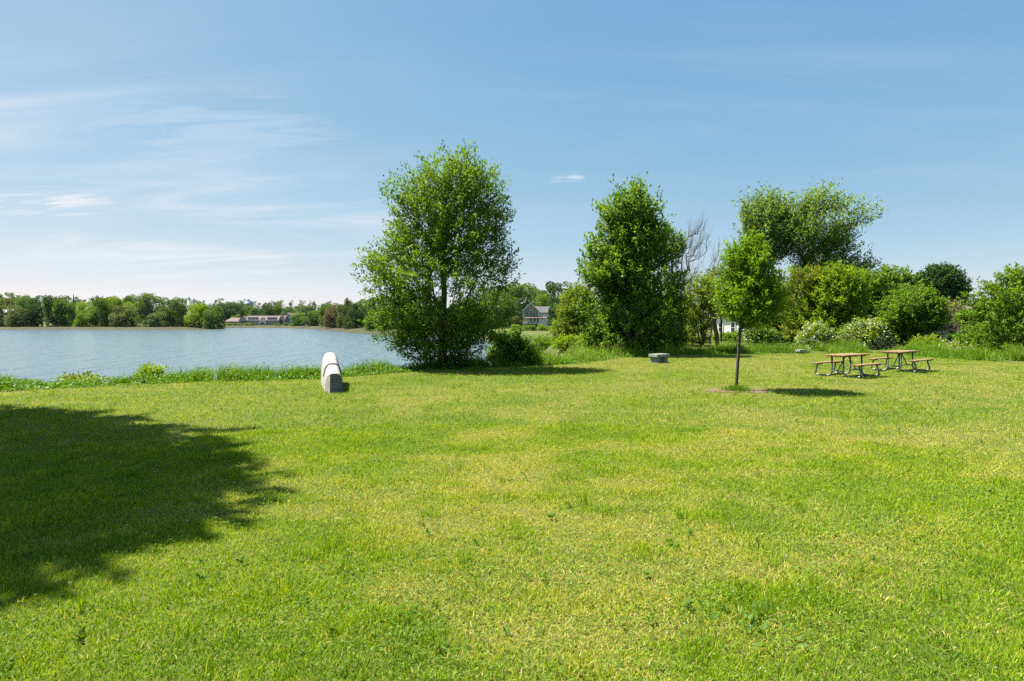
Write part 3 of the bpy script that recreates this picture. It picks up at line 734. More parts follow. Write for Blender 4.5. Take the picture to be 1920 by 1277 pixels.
# trees of the thicket with little or no leaf
def bare_tree(name, label, Y, bx, by, out, seed, n, mat=None, tr=.1, bark='bark_pale', wind=(.2, 0, .5)):
    rows = outline_rows(out, Y, bx, by)
    wood, lv, Pn, H = make_crown(rows, seed, n, 3, (.1, .03), .9, depth=.8, updir=.9, wind=wind, gap=.3, shell=.5, lump=.3, trunk_r=tr, trunk_top=.6, noise_s=1.5)
    rng = np.random.default_rng(seed)
    # fine twigs at the branch ends
    P = np.repeat(Pn, 3, 0); d = unit(P-np.array([0, 0, H*.35]) + rng.normal(0, 1.1, P.shape) + np.array([.4, 0, 1.4])); L = rng.uniform(.4, 1.1, (len(P), 1))
    v, f = tubes_np(P, P+d*L, np.full(len(P), .008), np.full(len(P), .004), 3)
    X0, _, z0 = at(bx, by, Y)
    root = empty(name, (X0, Y, z0), label, 'tree')
    W = np.concatenate([wood[0], v]); b = len(wood[0])
    link('trunk', mesh_np('trunk', W, wood[1] + [f+b], M[bark]), root)
    if mat: link('crown', mesh_np('crown', lv[0], lv[1], M[mat], {'tint': lv[2]}), root)
    return root
bare_tree('dead_tree', 'leafless grey dead tree right of the ragged dense tree', 42, 1272, 655, [(400, 1285, 1330), (430, 1268, 1338), (470, 1262, 1330), (520, 1260, 1308), (570, 1262, 1290)], 81, 110, tr=.085, wind=(.35, 0, .6))
bare_tree('dead_tree', 'nearly leafless thin tree showing behind the young lawn tree', 52, 1330, 650, [(428, 1345, 1362), (455, 1330, 1372), (490, 1310, 1380), (530, 1306, 1376), (580, 1330, 1370)], 83, 80, mat='lime', tr=.075)
# leaning brown trunk before the white house
mb = MB(); a = at(1346, 652, 46); b_ = at(1337, 588, 46); mb.tube([(0, 0, -.1), (-.1, 0, 1.0), (-.33, .1, 2.5), (-.55, .1, 3.6)], [.17, .15, .13, .06], 9)
t0 = empty('ivy_trunk', (a[0], 46, a[2]), 'leaning bare reddish brown trunk left of the white house', 'tree')
mb.build('trunk', M['bark_red'], t0)
mb = MB(); mb.tube([(-.2, .05, 1.8), (.15, .1, 2.7), (.3, .1, 3.3)], [.06, .045, .02], 6); mb.build('limb', M['bark_red'], t0)

# shade trees standing out of view on the left, whose shadow falls on the lawn
for lab, rows_, loc_, seed_, n_ in (('big leafy tree just outside the frame that shades the far part of the left lawn', [(8.5, -4.5, 4.5), (10, -5.5, 5.5), (13, -6, 5.9), (16, -6, 5.9), (18.5, -4.5, 4.5)], (-18.7, 12.1, 0), 91, 2300),
                           ('smaller leafy tree just outside the frame that shades the near left lawn', [(7, -3, 3), (8.5, -4.1, 4.0), (11, -4.2, 4.2), (13.5, -3.8, 3.8), (15, -2.5, 2.5)], (-13.3, 9.35, 0), 93, 1500)):
    wood, lv, Pn, H = make_crown(rows_, seed_, n_, 24, (.26, .17), .6, depth=.82 if seed_ == 91 else 1.0, gap=.15, shell=.5, lump=.25, trunk_r=.28, noise_s=1.8)
    root = empty('shade_tree', loc_, lab, 'tree')
    link('trunk', mesh_np('trunk', wood[0], wood[1], M['bark'], smooth=True), root)
    link('crown', mesh_np('crown', lv[0], lv[1], M['ash'], {'tint': lv[2]}), root)

# --------------------------------------------- far trees: a few crowns, copied
def far_crown(seed, lobes, n, leaf, conical=False):
    rng = np.random.default_rng(seed)
    if conical:
        z = rng.uniform(.04, 1, n)**1.2; a = rng.uniform(0, 2*np.pi, n); r_ = (1-z)*.95*rng.uniform(.4, 1, n)**.5
        P = np.stack([np.cos(a)*r_*.5, np.sin(a)*r_*.5, z], -1)
    else:
        # lumps cover an egg, so the crown is filled down to the ground
        cz = rng.uniform(.03, .80, lobes); ca = rng.uniform(0, 2*np.pi, lobes)
        prof = np.sqrt(np.clip(1-((cz-.36)/.62)**2, .05, 1)); cr = .34*prof*rng.uniform(.55, 1.05, lobes)
        c = np.stack([np.cos(ca)*cr, np.sin(ca)*cr, cz], -1); rad = rng.uniform(.11, .19, lobes)
        k = rng.integers(0, lobes, n); u = unit(rng.normal(0, 1, (n, 3)))
        P = c[k] + u*(rad[k]*rng.uniform(.5, 1.05, n)**.5)[:, None]*np.array([1, 1, .85])
        P = P[(P[:, 2] > .0)]
    n = len(P); P[:, 2] *= 1/max(P[:, 2].max(), .001)
    d = unit(P-np.array([0, 0, .4]) + rng.normal(0, .5, (n, 3))); s = unit(np.cross(d, rng.normal(0, 1, (n, 3)) + np.array([0, 0, .6])))
    tn = np.clip(.5 + rng.normal(0, .2, n) + (vec3noise(P*6, 1, seed)-.5)*.5, 0, 1)
    return kites(P-d*leaf*.4, d, s, leaf*rng.uniform(.7, 1.3, n), leaf*.7*rng.uniform(.7, 1.3, n), tn)
FAR = []
for s_ in range(6):
    v = far_crown(200+s_, 30+s_*3, 10500, .036); FAR.append(mesh_np('crown', v[0], v[1], M['far_green'], {'tint': v[2]}))
v = far_crown(230, 0, 3500, .05, True); CONE = mesh_np('crown', v[0], v[1], M['far_dark'], {'tint': v[2]})
tv, tf = tubes_np(np.array([[0, 0, -.06], [0, 0, .2]]), np.array([[.005, 0, .2], [.0, .01, .62]]), np.array([.022, .016]), np.array([.016, .007]), 6)
TRUNK = mesh_np('trunk', tv, [tf], M['bark'])
farcount = [0]
def far_tree(label, x0, x1, ytop, ybase, Y, mat, group, name='far_tree', cat='tree', cone=False, depth=1.0):
    i = farcount[0]; farcount[0] += 1
    w = (x1-x0)/FOC*Y; h = (ybase-ytop)/FOC*Y
    X0, _, z0 = at((x0+x1)/2, ybase, Y)
    root = empty(name, (X0, Y, z0), label, cat, group)
    sx = w if cone else w/.92
    me = CONE if cone else FAR[i % 6]
    for nm, m_, ob in (('trunk', TRUNK, False), ('crown', me, True)):
        o = link(nm, m_, root); o.scale = (sx, sx*depth, h); o.rotation_euler = (0, 0, i*1.7)
        if ob:
            o.material_slots[0].link = 'OBJECT'; o.material_slots[0].material = M[mat]
    return root

gL = 'trees along the far left shore'
L_ = [
 ('pale olive far shore tree at the left frame edge', -30, 34, 572, 616, 256, 'olive'),
 ('greyish olive far tree between the pale edge tree and the darkest tree', 14, 62, 576, 617, 252, 'olive'),
 ('darkest round tree on the far left shore', 50, 108, 554, 617, 256, 'far_dark'),
 ('mid green far tree directly right of the darkest shore tree', 98, 146, 560, 617, 258, 'far_green'),
 ('low green tree filling the dip in the far left treeline', 138, 182, 580, 617, 252, 'green'),
 ('pointed green far tree right of the dip in the treeline', 172, 212, 558, 617, 256, 'far_green'),
 ('broad yellow green far tree in the middle of the left shore', 200, 256, 555, 617, 262, 'bright'),
 ('low light olive far tree in front of the broad yellow green one', 204, 254, 572, 618, 248, 'olive'),
 ('tallest grey green tree of the far left shore', 250, 316, 550, 617, 258, 'far_grey'),
 ('silvery low far tree at the foot of the tallest shore tree', 272, 318, 584, 618, 248, 'far_grey'),
 ('dark grey green far tree right of the tallest shore tree', 296, 352, 557, 617, 256, 'far_grey'),
 ('bright yellow green tree near the tip of the far left point', 348, 398, 568, 618, 254, 'bright'),
 ('dark green last tree at the tip of the far left point', 376, 422, 573, 619, 250, 'far_green'),
]
for a in L_: far_tree(*a, gL)
for a in [
 ('pale tree behind the pale left edge tree, on rising ground', -20, 30, 558, 600, 330, 'olive'),
 ('green tree behind the darkest tree, left of it', 22, 66, 556, 604, 340, 'far_green'),
 ('light green tree behind, between the darkest and the mid green tree', 90, 128, 561, 604, 335, 'far_grey'),
 ('yellowish tree standing back in the dip of the left treeline', 140, 184, 565, 606, 330, 'bright'),
 ('green tree standing back behind the pointed shore tree', 176, 224, 556, 606, 325, 'far_green'),
 ('green tree standing back left of the tallest shore tree', 226, 272, 552, 606, 320, 'far_green'),
 ('green tree standing back right of the tallest shore tree', 310, 350, 562, 606, 315, 'far_grey')]:
    far_tree(*a, 'trees standing back from the far left shore')
far_tree('lone dark conifer spike poking above the far left trees', 132, 144, 552, 600, 345, 'far_dark', None, 'conifer_tree', 'tree', True)
far_tree('small pale bush alone on the far left beach', 40, 62, 601, 617, 251, 'willow', None, 'beach_bush', 'bush')
gM = 'wood behind the long waterside building'
for a in [
 ('leftmost dark tree of the wood, beside the tip of the point', 385, 432, 567, 606, 380, 'far_blue'),
 ('broad bluish tree behind the left wing of the long building', 418, 462, 566, 606, 385, 'far_blue'),
 ('green tree below the water tank in the wood', 448, 490, 573, 606, 390, 'far_green'),
 ('tall narrow tree right of the water tank', 486, 512, 567, 606, 384, 'far_blue'),
 ('green tree in the wood behind the long building roof middle', 468, 498, 576, 607, 376, 'far_blue'),
 ('rounded tree in the wood above the right gable of the long building', 506, 530, 571, 606, 388, 'far_green'),
 ('low flat topped tree of the wood above the slate building', 524, 562, 577, 607, 420, 'far_blue'),
 ('spreading bluish tree at the right end of the wood', 550, 602, 573, 607, 400, 'far_blue')]:
    far_tree(*a, gM)
gN = 'trees on the near side of the long building'
for a in [
 ('light green small bush tree over the left wing of the long building', 432, 452, 589, 608, 345, 'lime'),
 ('dark green rounded tree right of the slate building', 543, 578, 586, 615, 292, 'green'),
 ('mid green rounded tree left of the bare brown tree', 566, 608, 582, 615, 284, 'far_green')]:
    far_tree(*a, gN)
gS = 'hedge bushes before the long building'
for i, (x0, x1, lab) in enumerate([(420, 438, 'low hedge bush at the left wing end of the long building'), (436, 456, 'low hedge bush below the windows of the left wing'), (454, 472, 'low hedge bush before the step in the long building'), (470, 482, 'low hedge bush left of the arched door'), (512, 528, 'low hedge bush right of the arched door'), (528, 544, 'low hedge bush below the glass gable')]):
    far_tree(lab, x0, x1, 605.5, 613.5, 312, ['lime', 'olive', 'lime', 'olive', 'far_green', 'olive'][i], gS, 'hedge_bush', 'bush')
gR = 'trees on the shore left of the tallest tree'
for a in [
 ('green tree behind the bare brown tree', 596, 640, 567, 612, 262, 'far_green'),
 ('bare brown twiggy tree on the middle shore', 605, 640, 572, 617, 240, 'brown'),
 ('olive tree right of the bare brown tree', 628, 656, 570, 619, 232, 'olive'),
 ('dark tree leaning over the middle shore beach', 640, 682, 566, 622, 215, 'far_dark'),
 ('high green tree on the middle shore, above the dark one', 652, 700, 561, 612, 235, 'far_green'),
 ('dark green tree behind the pale willow', 684, 726, 558, 612, 225, 'far_dark'),
 ('pale yellow willow beside the tallest tree', 706, 744, 560, 604, 200, 'willow'),
 ('light rounded bush on the shore left of the tallest tree', 680, 706, 592, 620, 180, 'green'),
 ('second rounded shore bush, touching the tallest tree', 702, 730, 594, 622, 172, 'green'),
 ('green tree behind the tallest tree crown, left side', 728, 790, 556, 624, 190, 'far_green'),
 ('green tree behind the trunk of the tallest tree', 780, 850, 560, 626, 185, 'far_dark'),
 ('green tree behind the tallest tree crown, right side', 840, 905, 556, 628, 180, 'far_dark')]:
    far_tree(*a, gR)
far_tree('thin grey leafless treetop above the middle shore', 644, 662, 558, 600, 260, 'brown', None)
gH = 'big trees around the green gabled house'
for a in [
 ('large green tree left of the green gabled house', 884, 968, 536, 624, 205, 'far_green'),
 ('tallest green tree behind the green gabled house', 926, 1024, 530, 612, 285, 'far_green'),
 ('very dark tree close behind the left of the gabled house', 930, 982, 550, 618, 240, 'far_dark'),
 ('round dark tree right behind the pale house wing', 1008, 1084, 527, 610, 300, 'far_dark'),
 ('green tree between the gabled house and its wing, behind', 996, 1040, 552, 606, 275, 'green'),
 ('dark narrow tree hiding the end of the pale wing', 1026, 1052, 566, 618, 235, 'dark'),
 ('broad dark tree mass behind, left of the gabled house', 890, 962, 538, 616, 300, 'far_dark'),
 ('green round tree filling the skyline between the two dark trees by the house', 984, 1036, 540, 612, 320, 'far_green'),
 ('tall dark tree behind the broad yellow green bush', 1052, 1112, 534, 612, 290, 'far_dark'),
 ('brownish small bush left of the gabled house porch', 948, 978, 592, 616, 225, 'olive')]:
    far_tree(*a, gH)
for i, (x0, x1, lab) in enumerate([(950, 984, 'clipped green hedge bush below the house porch, left end'), (974, 1008, 'clipped green hedge bush below the middle of the porch'), (1000, 1034, 'clipped green hedge bush below the porch, right end'), (1026, 1062, 'loose green hedge bush right of the house')]):
    far_tree(lab, x0, x1, 608 + i % 2, 625, 140, ['bright', 'green', 'bright', 'lime'][i], 'hedge below the gabled house', 'hedge_bush', 'bush', depth=.7)
far_tree('small light shrub on the meadow slope above the inlet', 990, 1020, 640, 672, 33, 'green', None, 'slope_shrub', 'shrub')

# distant woods on the hills, one mass
rng = np.random.default_rng(500); pp = []
for px in np.arange(-260, 1320, 13):
    for Y in (470, 640, 860):
        x_ = (px + rng.uniform(-8, 8) - 960)/FOC*Y
        z_ = float(terrain_z(np.array([x_]), np.array([float(Y)]))[0][0])
        h_ = rng.uniform(8, 12.5)*(1+.2*(Y > 700)); w_ = h_*rng.uniform(.8, 1.2)
        v, f, t_ = far_crown(int(rng.integers(1, 1e6)), 9, 260, .11)
        v = v*np.array([w_, w_, h_]) + np.array([x_, Y + rng.uniform(-25, 25), z_-.6]); pp.append((v, f, t_))
Vv, Ff, Tt = merge(pp)
tag(link('distant_wood', mesh_np('distant_wood', Vv, Ff, M['far_blue'], {'tint': Tt})), 'hazy wooded hills along the horizon', 'woods', kind='stuff')
# understorey behind the lawn thicket so nothing shows between the trunks
rng = np.random.default_rng(510); pp = []
for px in np.arange(1000, 2400, 17):
    for Y in (58, 75, 98):
        if 1285 < px < 1455 and Y < 99: continue
        x_ = (px + rng.uniform(-8, 8) - 960)/FOC*Y
        if px < 1110 or (1690 < px < 1810 and Y < 70): continue
        h_ = rng.uniform(2.2, 4.2); w_ = h_*1.2
        v, f, t_ = far_crown(int(rng.integers(1, 1e6)), 10, 420, .085)
        v = v*np.array([w_, w_, h_]) + np.array([x_, Y + rng.uniform(-4, 4), -.2]); pp.append((v, f, t_))
Vv, Ff, Tt = merge(pp)
tag(link('undergrowth', mesh_np('undergrowth', Vv, Ff, M['green'], {'tint': Tt})), 'tangled green undergrowth filling the thicket behind the lawn', 'undergrowth', kind='stuff')

# ------------------------------------------------------------ park furniture
def picnic_table(label, px, py, alpha):
    g = gr(px, py)
    root = empty('picnic_table', (g[0], g[1], 0), label, 'picnic table', 'picnic tables on the lawn', rz=alpha)
    L = 1.76; mb = MB(); rng = random.Random(px)
    for k in range(5):
        c = (k-2)*.146; e = rng.uniform(-.008, .008)
        mb.box(-L/2+e, L/2+e, c-.068, c+.068, .722, .762)
    for xx in (-.62, 0, .62): mb.box(xx-.045, xx+.045, -.33, .33, .684, .721)
    mb.build('tabletop', M['wood'], root, bevel=.006)
    for s in (-1, 1):
        mb = MB()
        for k in (-1, 1): mb.box(-L/2, L/2, s*.71+k*.071-.066, s*.71+k*.071+.066, .425, .463)
        for xx in (-.6, .6): mb.box(xx-.045, xx+.045, s*.71-.13, s*.71+.13, .395, .424)
        mb.build('bench_seat', M['wood'], root, bevel=.006)
    for e in (-.62, .62):
        mb = MB()
        for s in (-1, 1):
            mb.tube(bend([(e, s*.20, .684), (e, s*.20, .10), (e, s*.34, .028), (e, s*.63, .028), (e, s*.81, .06), (e, s*.75, .24), (e, s*.71, .395)], .13, 5), .030, 10)
        mb.tube([(e, -.20, .20), (e, .20, .20)], .022, 8)
        mb.build('frame', M['galv'], root)
        mb = MB(); mb.tube([(e, 0, .21), (e*.18, 0, .675)], .019, 8); mb.build('brace', M['galv'], root)
    return root
picnic_table('nearer wooden picnic table on a galvanised pipe frame, left of the pair', 1588, 705, R(35.6))
picnic_table('farther wooden picnic table on a galvanised pipe frame, right of the pair', 1688, 695, R(38))

def stone_bench(label, px, py, L, Dp, h, rz, mat='bench_stone'):
    g = gr(px, py)
    root = empty('stone_bench', (g[0], g[1], 0), label, 'bench', rz=rz)
    mb = MB(); mb.box(-L/2, L/2, -Dp/2, Dp/2, h-.13, h); mb.build('seat', M[mat], root, bevel=.012)
    for s in (-1, 1):
        mb = MB(); mb.box(s*(L/2-.16)-.09, s*(L/2-.16)+.09, -Dp/2+.05, Dp/2-.05, -.03, h-.132); mb.build('leg', M[mat], root, bevel=.012)
    return root
stone_bench('grey stone slab bench before the ragged dense tree', 1236, 680, .92, .50, .40, R(40))
stone_bench('low grey stone block seat in the grass edge left of the picnic tables', 1501, 663, .52, .36, .24, R(25))
# thin pale stake beside the low seat
g = gr(1516, 663.5); mb = MB(); mb.tube([(0, 0, -.1), (.005, 0, .25), (.0, .01, .52)], [.028, .026, .022], 8); mb.box(-.03, .03, -.03, .03, .52, .545)
tag(mb.build('marker_post', M['bench_stone'], None, loc=(g[0], g[1], 0)), 'short pale post beside the low stone block seat', 'post')

# granite sculpture: long rounded stone with a wedge end, dark band and grooved face
def sculpture():
    n0 = gr(627, 737); f0 = (n0[0]-.95, n0[1]+2.9)
    root = empty('granite_sculpture', (n0[0], n0[1], 0), 'long rounded white granite sculpture with dark band and grooved end face on the lawn', 'sculpture', rz=math.atan2(.95, 2.9))
    NS, NK = 26, 28
    rng = np.random.default_rng(77)
    def prof(s):
        hw = .235 + .045*s; hh = .55 + .48*s**.9
        e = 1.0 if s < .88 else math.sqrt(max(0, 1-((s-.88)/.125)**2)) if s < 1.0 else .30
        e = max(e, .6)
        return hw*(.75+.25*e), hh*(.72+.28*e) if s > .88 else hh
    def point(s, k):
        hw, hh = prof(s)
        t_ = math.pi*(1-k/NK)
        c, si = math.cos(t_), math.sin(t_)
        u = hw*math.copysign(abs(c)**.62, c); z = hh*abs(si)**.74 - .03
        return u, z
    y_of = lambda u, s: s*3.05 + (1-min(1, s*2.5))*((-.115-u)*3.0 if u < -.115 else (u+.115)*.30)
    mb = MB(); vs = []; fs = []
    for i in range(NS+1):
        s = i/NS
        for k in range(NK+1):
            u, z = point(s, k); j = rng.normal(0, .003)
            vs.append((u+j, y_of(u, s), max(z, -.04)+j*.6))
    for i in range(NS):
        for k in range(NK):
            a = i*(NK+1)+k; fs.append((a, a+1, a+NK+2, a+NK+1))
    mb.add(vs, fs, True)
    # far cap
    b = NS*(NK+1); mb.add([vs[b+k] for k in range(NK+1)], [tuple(range(NK+1))])
    # near left facet, strips down to the ground
    ks = [k for k in range(NK+1) if point(0, k)[0] <= -.10]
    cap = MB(); vv = []; ff = []
    for q, k in enumerate(ks):
        u, z = point(0, k); y = y_of(u, 0)
        if q == len(ks)-1: u = -.115; y = 0
        vv += [(u, y, -.04), (u, y, z)]
    for q in range(len(ks)-1): ff.append((2*q, 2*q+2, 2*q+3, 2*q+1))
    mb.add(vv, ff)
    body = mb.build('body', M['granite'], root)
    # recessed dark face and proud pale ribs
    fb = MB(); nrow = 40; vv = []; ff = []
    def halfw(z):
        hw, hh = prof(0); si = min(1, ((z+.03)/hh))**(1/.74); c = math.sqrt(max(0, 1-si*si))
        return hw*abs(c)**.62
    zt = prof(0)[1]-.045
    rows = []
    for q in range(nrow+1):
        z = -.03 + (zt+.03)*q/nrow; rows.append((z, max(halfw(z), -.05)))
    for z, w_ in rows:
        for u in (-.115, -.115+(w_+.115)*.5, w_-.004):
            vv.append((u, y_of(u, 0)+.012, z))
    for q in range(nrow):
        for c_ in range(2): ff.append((q*3+c_, q*3+c_+1, q*3+c_+4, q*3+c_+3))
    fb.add(vv, ff); face = fb.build('grooved_face', M['granite_dark'], root)
    rb = MB()
    for q in range(13):
        z = .012 + (zt-.03)*q/12; w_ = halfw(z+.006)-.004
        a = (-.113, y_of(-.113, 0), z); c_ = (w_, y_of(w_, 0), z)
        rb.add([(a[0], a[1]-.002, z), (c_[0], c_[1]-.002, z), (c_[0], c_[1]-.002, z+.013), (a[0], a[1]-.002, z+.013), (a[0], a[1]+.014, z), (c_[0], c_[1]+.014, z), (c_[0], c_[1]+.014, z+.013), (a[0], a[1]+.014, z+.013)],
               [(0,1,2,3), (3,2,6,7), (1,0,4,5), (1,5,6,2), (0,3,7,4)])
    rb.build('rib', M['granite'], face)
    bd = MB(); vv = []; ff = []
    for k in range(NK+1):
        for s, o in ((.320, -.01), (.323, .022), (.368, .022), (.371, -.01)):
            u, z = point(s, k); hw, hh = prof(s)
            vv.append((u*(1+o/hw), s*3.05, z*(1+o/hh)))
    for k in range(4, NK-1):
        for c_ in range(3): a = k*4+c_; ff.append((a, a+1, a+5, a+4))
    bd.add(vv, ff, True); bd.build('band', M['granite_band'], root)
    return root
sculpture()

# bare soil and weeds round the young tree
g = gr(1383, 733); vs = [(0, 0, .012)]; rng = random.Random(5)
for k in range(36):
    a = k*math.pi/18; rr = .78*(.62+.5*abs(math.cos(a+.1))**1.5+rng.uniform(-.2, .16)); vs.append((math.cos(a)*rr, math.sin(a)*rr*.95, .004))
me = bpy.data.meshes.new('bare_soil'); me.from_pydata(vs, [], [(0, k+1, (k+1) % 36+1) for k in range(36)]); me.materials.append(M['soil'])
tag(link('bare_soil', me, loc=(g[0], g[1], .008)), 'ring of bare reddish soil round the young tree', 'soil', kind='structure')
rng = np.random.default_rng(8); n = 900
a = rng.uniform(0, 2*np.pi, n); rr = rng.uniform(.02, 1, n)**.8*(.34+.22*rng.uniform(-1, 1, n))
x = g[0] + np.cos(a)*rr; y = g[1] + np.sin(a)*rr
v = blades(rng, x, y, 0*x, rng.uniform(.05, .26, n)**1.0*(1.0-rr), rng.uniform(.010, .02, n), rng.uniform(.1, .8, n), np.clip(rng.normal(.3, .2, n), 0, 1), 2)
tag(link('weed_tuft', mesh_np('weed_tuft', v[0], v[1], M['tall'], {'tint': v[2]})), 'ragged tuft of weeds at the foot of the young tree', 'weeds', kind='stuff')

# rail and parked car seen under the domed tree
a = at(1712, 632, 52); rt = empty('guard_rail', (a[0], 52, 0), 'weathered pale horizontal rail on posts under the domed tree', 'rail', rz=R(-4))
mb = MB(); mb.box(-.4, 2.6, -.06, .06, .72, .92); mb.build('rail', M['bark_pale'], rt, bevel=.02)
for xx in (0, 1.15, 2.3): mb = MB(); mb.box(xx-.07, xx+.07, .062, .2, -.1, .88); mb.build('post', M['bark_pale'], rt, bevel=.015)
a = at(1772, 628, 58); car = empty('parked_car', (a[0], 58, 0), 'silver parked car half hidden behind the bushes right of the domed tree', 'car', rz=R(8))
mb = MB(); mb.prism([(-2.1, .35), (-2.15, .75), (-1.95, .95), (-1.0, 1.02), (1.5, 1.02), (2.1, .92), (2.15, .45), (2.05, .32)], -.82, .82); mb.build('body', M['carpaint'], car, bevel=.06)
mb = MB(); mb.prism([(-1.15, 1.022), (-.45, 1.45), (.75, 1.47), (1.45, 1.022)], -.70, .70); mb.build('cabin', M['glass'], car, bevel=.05)
mb = MB(); mb.box(-.45, .75, -.66, .66, 1.475, 1.52); mb.build('roof', M['carpaint'], car, bevel=.02)
for xx in (-1.3, 1.3):
    for yy in (-.84, .70): mb = MB(); mb.tube([(xx, yy, .32), (xx, yy+.16, .32)], .32, 16); mb.build('wheel', M['rubber'], car)

# -------------------------------------------------------------- buildings
def window(parent, x, z, w, h, y, glass=True, fr='white', sill=True):
    """window on a wall facing -y at depth y; frame with a pane as sub-part"""
    f = MB(); t_ = .12
    f.box(x-w/2-t_, x-w/2, y-.06, y+.02, z-t_, z+h+t_); f.box(x+w/2, x+w/2+t_, y-.06, y+.02, z-t_, z+h+t_)
    f.box(x-w/2, x+w/2, y-.06, y+.02, z+h, z+h+t_); f.box(x-w/2, x+w/2, y-.06, y+.02, z-t_, z)
    f.box(x-w/2, x+w/2, y-.045, y+.02, z+h*.5-.03, z+h*.5+.03)
    o = f.build('window', M[fr], parent)
    p = MB(); p.box(x-w/2, x+w/2, y-.02, y+.015, z, z+h*.5-.03); p.box(x-w/2, x+w/2, y-.02, y+.015, z+h*.5+.03, z+h); p.build('pane', M['glass'], o)
    return o
def gable_roof(mb, x0, x1, y0, y1, z0, zr, th=.25, ov=.4):
    """ridge along y"""
    xm = (x0+x1)/2; k = (zr-z0)/(xm-x0); e = ov*k
    mb.prism([(x0-ov, z0-e), (xm, zr), (x1+ov, z0-e), (x1+ov, z0-e+th), (xm, zr+th), (x0-ov, z0-e+th)], y0-ov, y1+ov)
def ridge_roof(mb, x0, x1, y0, y1, z0, zr, th=.25, ov=.4, hip=0):
    """ridge along x, optionally hipped"""
    ym = (y0+y1)/2
    vs = [(x0-ov, y0-ov, z0), (x1+ov, y0-ov, z0), (x1+ov, y1+ov, z0), (x0-ov, y1+ov, z0), (x0+hip, ym, zr), (x1-hip, ym, zr), (x0-ov, y0-ov, z0-th), (x1+ov, y0-ov, z0-th), (x1+ov, y1+ov, z0-th), (x0-ov, y1+ov, z0-th)]
    mb.add(vs, [(0,1,5,4), (1,2,5), (2,3,4,5), (3,0,4), (0,6,7,1), (1,7,8,2), (2,8,9,3), (3,9,6,0), (9,8,7,6)])

# green gabled house
Y = 250; s = Y/FOC
X0, _, z0 = at(995, 612, Y)
hs = empty('gabled_house', (X0, Y, z0), 'tall sage green house with white gable trim and porch facing the inlet', 'house', rz=R(-3))
mb = MB(); x0, x1 = -3.05, 3.15; ze, zp = 6.0, 9.0
mb.prism([(x0, -.5), (x1, -.5), (x1, ze), ((x0+x1)/2, zp), (x0, ze)], 0, 9.0); mb.build('wall', M['sage'], hs)
mb = MB(); gable_roof(mb, x0, x1, .0, 9.0, ze, zp+.02, .28, .6); mb.build('roof', M['roof_grey'], hs)
mb = MB()
for sg in (-1, 1):
    xm = (x0+x1)/2; xe = x0-.6 if sg < 0 else x1+.6; k = (zp-ze)/(x1-xm)
    zE = ze-.6*k
    mb.add([(xe, -.64, zE-.15), (xm, -.64, zp-.15), (xm, -.64, zp+.32), (xe, -.64, zE+.32), (xe, -.62, zE-.15), (xm, -.62, zp-.15), (xm, -.62, zp+.32), (xe, -.62, zE+.32)], [(0,1,2,3), (4,7,6,5), (0,4,5,1), (3,2,6,7), (0,3,7,4), (1,5,6,2)])
mb.box(x0-.03, x0+.22, -.05, .03, 3.4, ze); mb.box(x1-.22, x1+.03, -.05, .03, 3.4, ze)
mb.build('trim', M['cream'], hs)
for xx, zz, w_, h_ in ((-.75, 6.35, .5, 1.2), (.05, 6.35, .62, 1.45), (.85, 6.35, .5, 1.2), (-1.35, 3.95, .75, 1.6), (1.35, 3.95, .75, 1.6)): window(hs, xx, zz, w_, h_, -.01)
po = MB(); po.box(-2.9, 6.0, -2.6, -.03, 1.05, 1.30)
for xx in (-2.8, -1.4, 0, 1.5, 3.0, 4.5, 5.9): po.box(xx-.09, xx+.09, -2.5, -2.32, -.5, 1.05)
porch = po.build('porch', M['white'], hs)
rp = MB()
rp.box(-2.9, 6.0, -2.56, -2.50, 1.95, 2.05)
for k in range(46): rp.box(-2.86+k*.196, -2.82+k*.196, -2.55, -2.51, 1.30, 1.95)
rp.build('railing', M['white'], porch)
pr = MB(); pr.prism([(-2.75, 3.18), (-2.75, 3.32), (-.06, 3.85), (-.06, 3.70)], -2.2, 6.1, 'x'); pr.build('porch_roof', M['roof_red'], porch)
for xx in (-2.1, -.6, .9, 2.4, 3.6, 5.0, 5.95): mb = MB(); mb.box(xx-.1, xx+.1, -2.5, -2.3, 2.05 if xx < 5.9 else 1.3, 3.2); mb.build('post', M['white'], porch)
for xx, w_ in ((-1.6, 1.0), (.0, 1.1), (1.5, 1.1)): window(hs, xx, 1.9, w_, 1.1, -.012)
mb = MB(); mb.box(2.0, 2.9, -.04, .02, 1.3, 3.3); dr = mb.build('door', M['glass'], hs); mb = MB(); mb.box(2.05, 2.11, -.09, -.045, 2.2, 2.32); mb.build('handle', M['white'], dr)
# pale wing house behind
X0, _, z0 = at(1022, 611, 262)
wg = empty('wing_house', (X0, 262, z0), 'pale grey blue house with grey roof right of the gabled house', 'house')
mb = MB(); mb.box(-4.0, 4.2, 0, 7, -.5, 5.4); mb.build('wall', M['palewall'], wg)
mb = MB(); ridge_roof(mb, -4.0, 4.2, 0, 7, 5.42, 8.0, .2, .35); mb.build('roof', M['roof_grey'], wg)
for xx in (-2.4, -1.0, 1.6): window(wg, xx, 2.6, .8, 1.2, -.01)

# white house behind the young tree
Y = 100; X0, _, z0 = at(1366, 629, Y)
wh = empty('white_house', (X0, Y, z0), 'white clapboard house with dark windows glimpsed behind the young tree', 'house', rz=R(-45))
mb = MB(); mb.box(-2.3, 2.7, 0, 6, -.4, 3.0); mb.build('wall', M['white'], wh)
mb = MB(); ridge_roof(mb, -2.3, 2.7, 0, 6, 3.02, 4.6, .18, .3); mb.build('roof', M['roof_grey'], wh)
for xx in (-1.3, .75): window(wh, xx, .55, .62, 1.35, -.01)

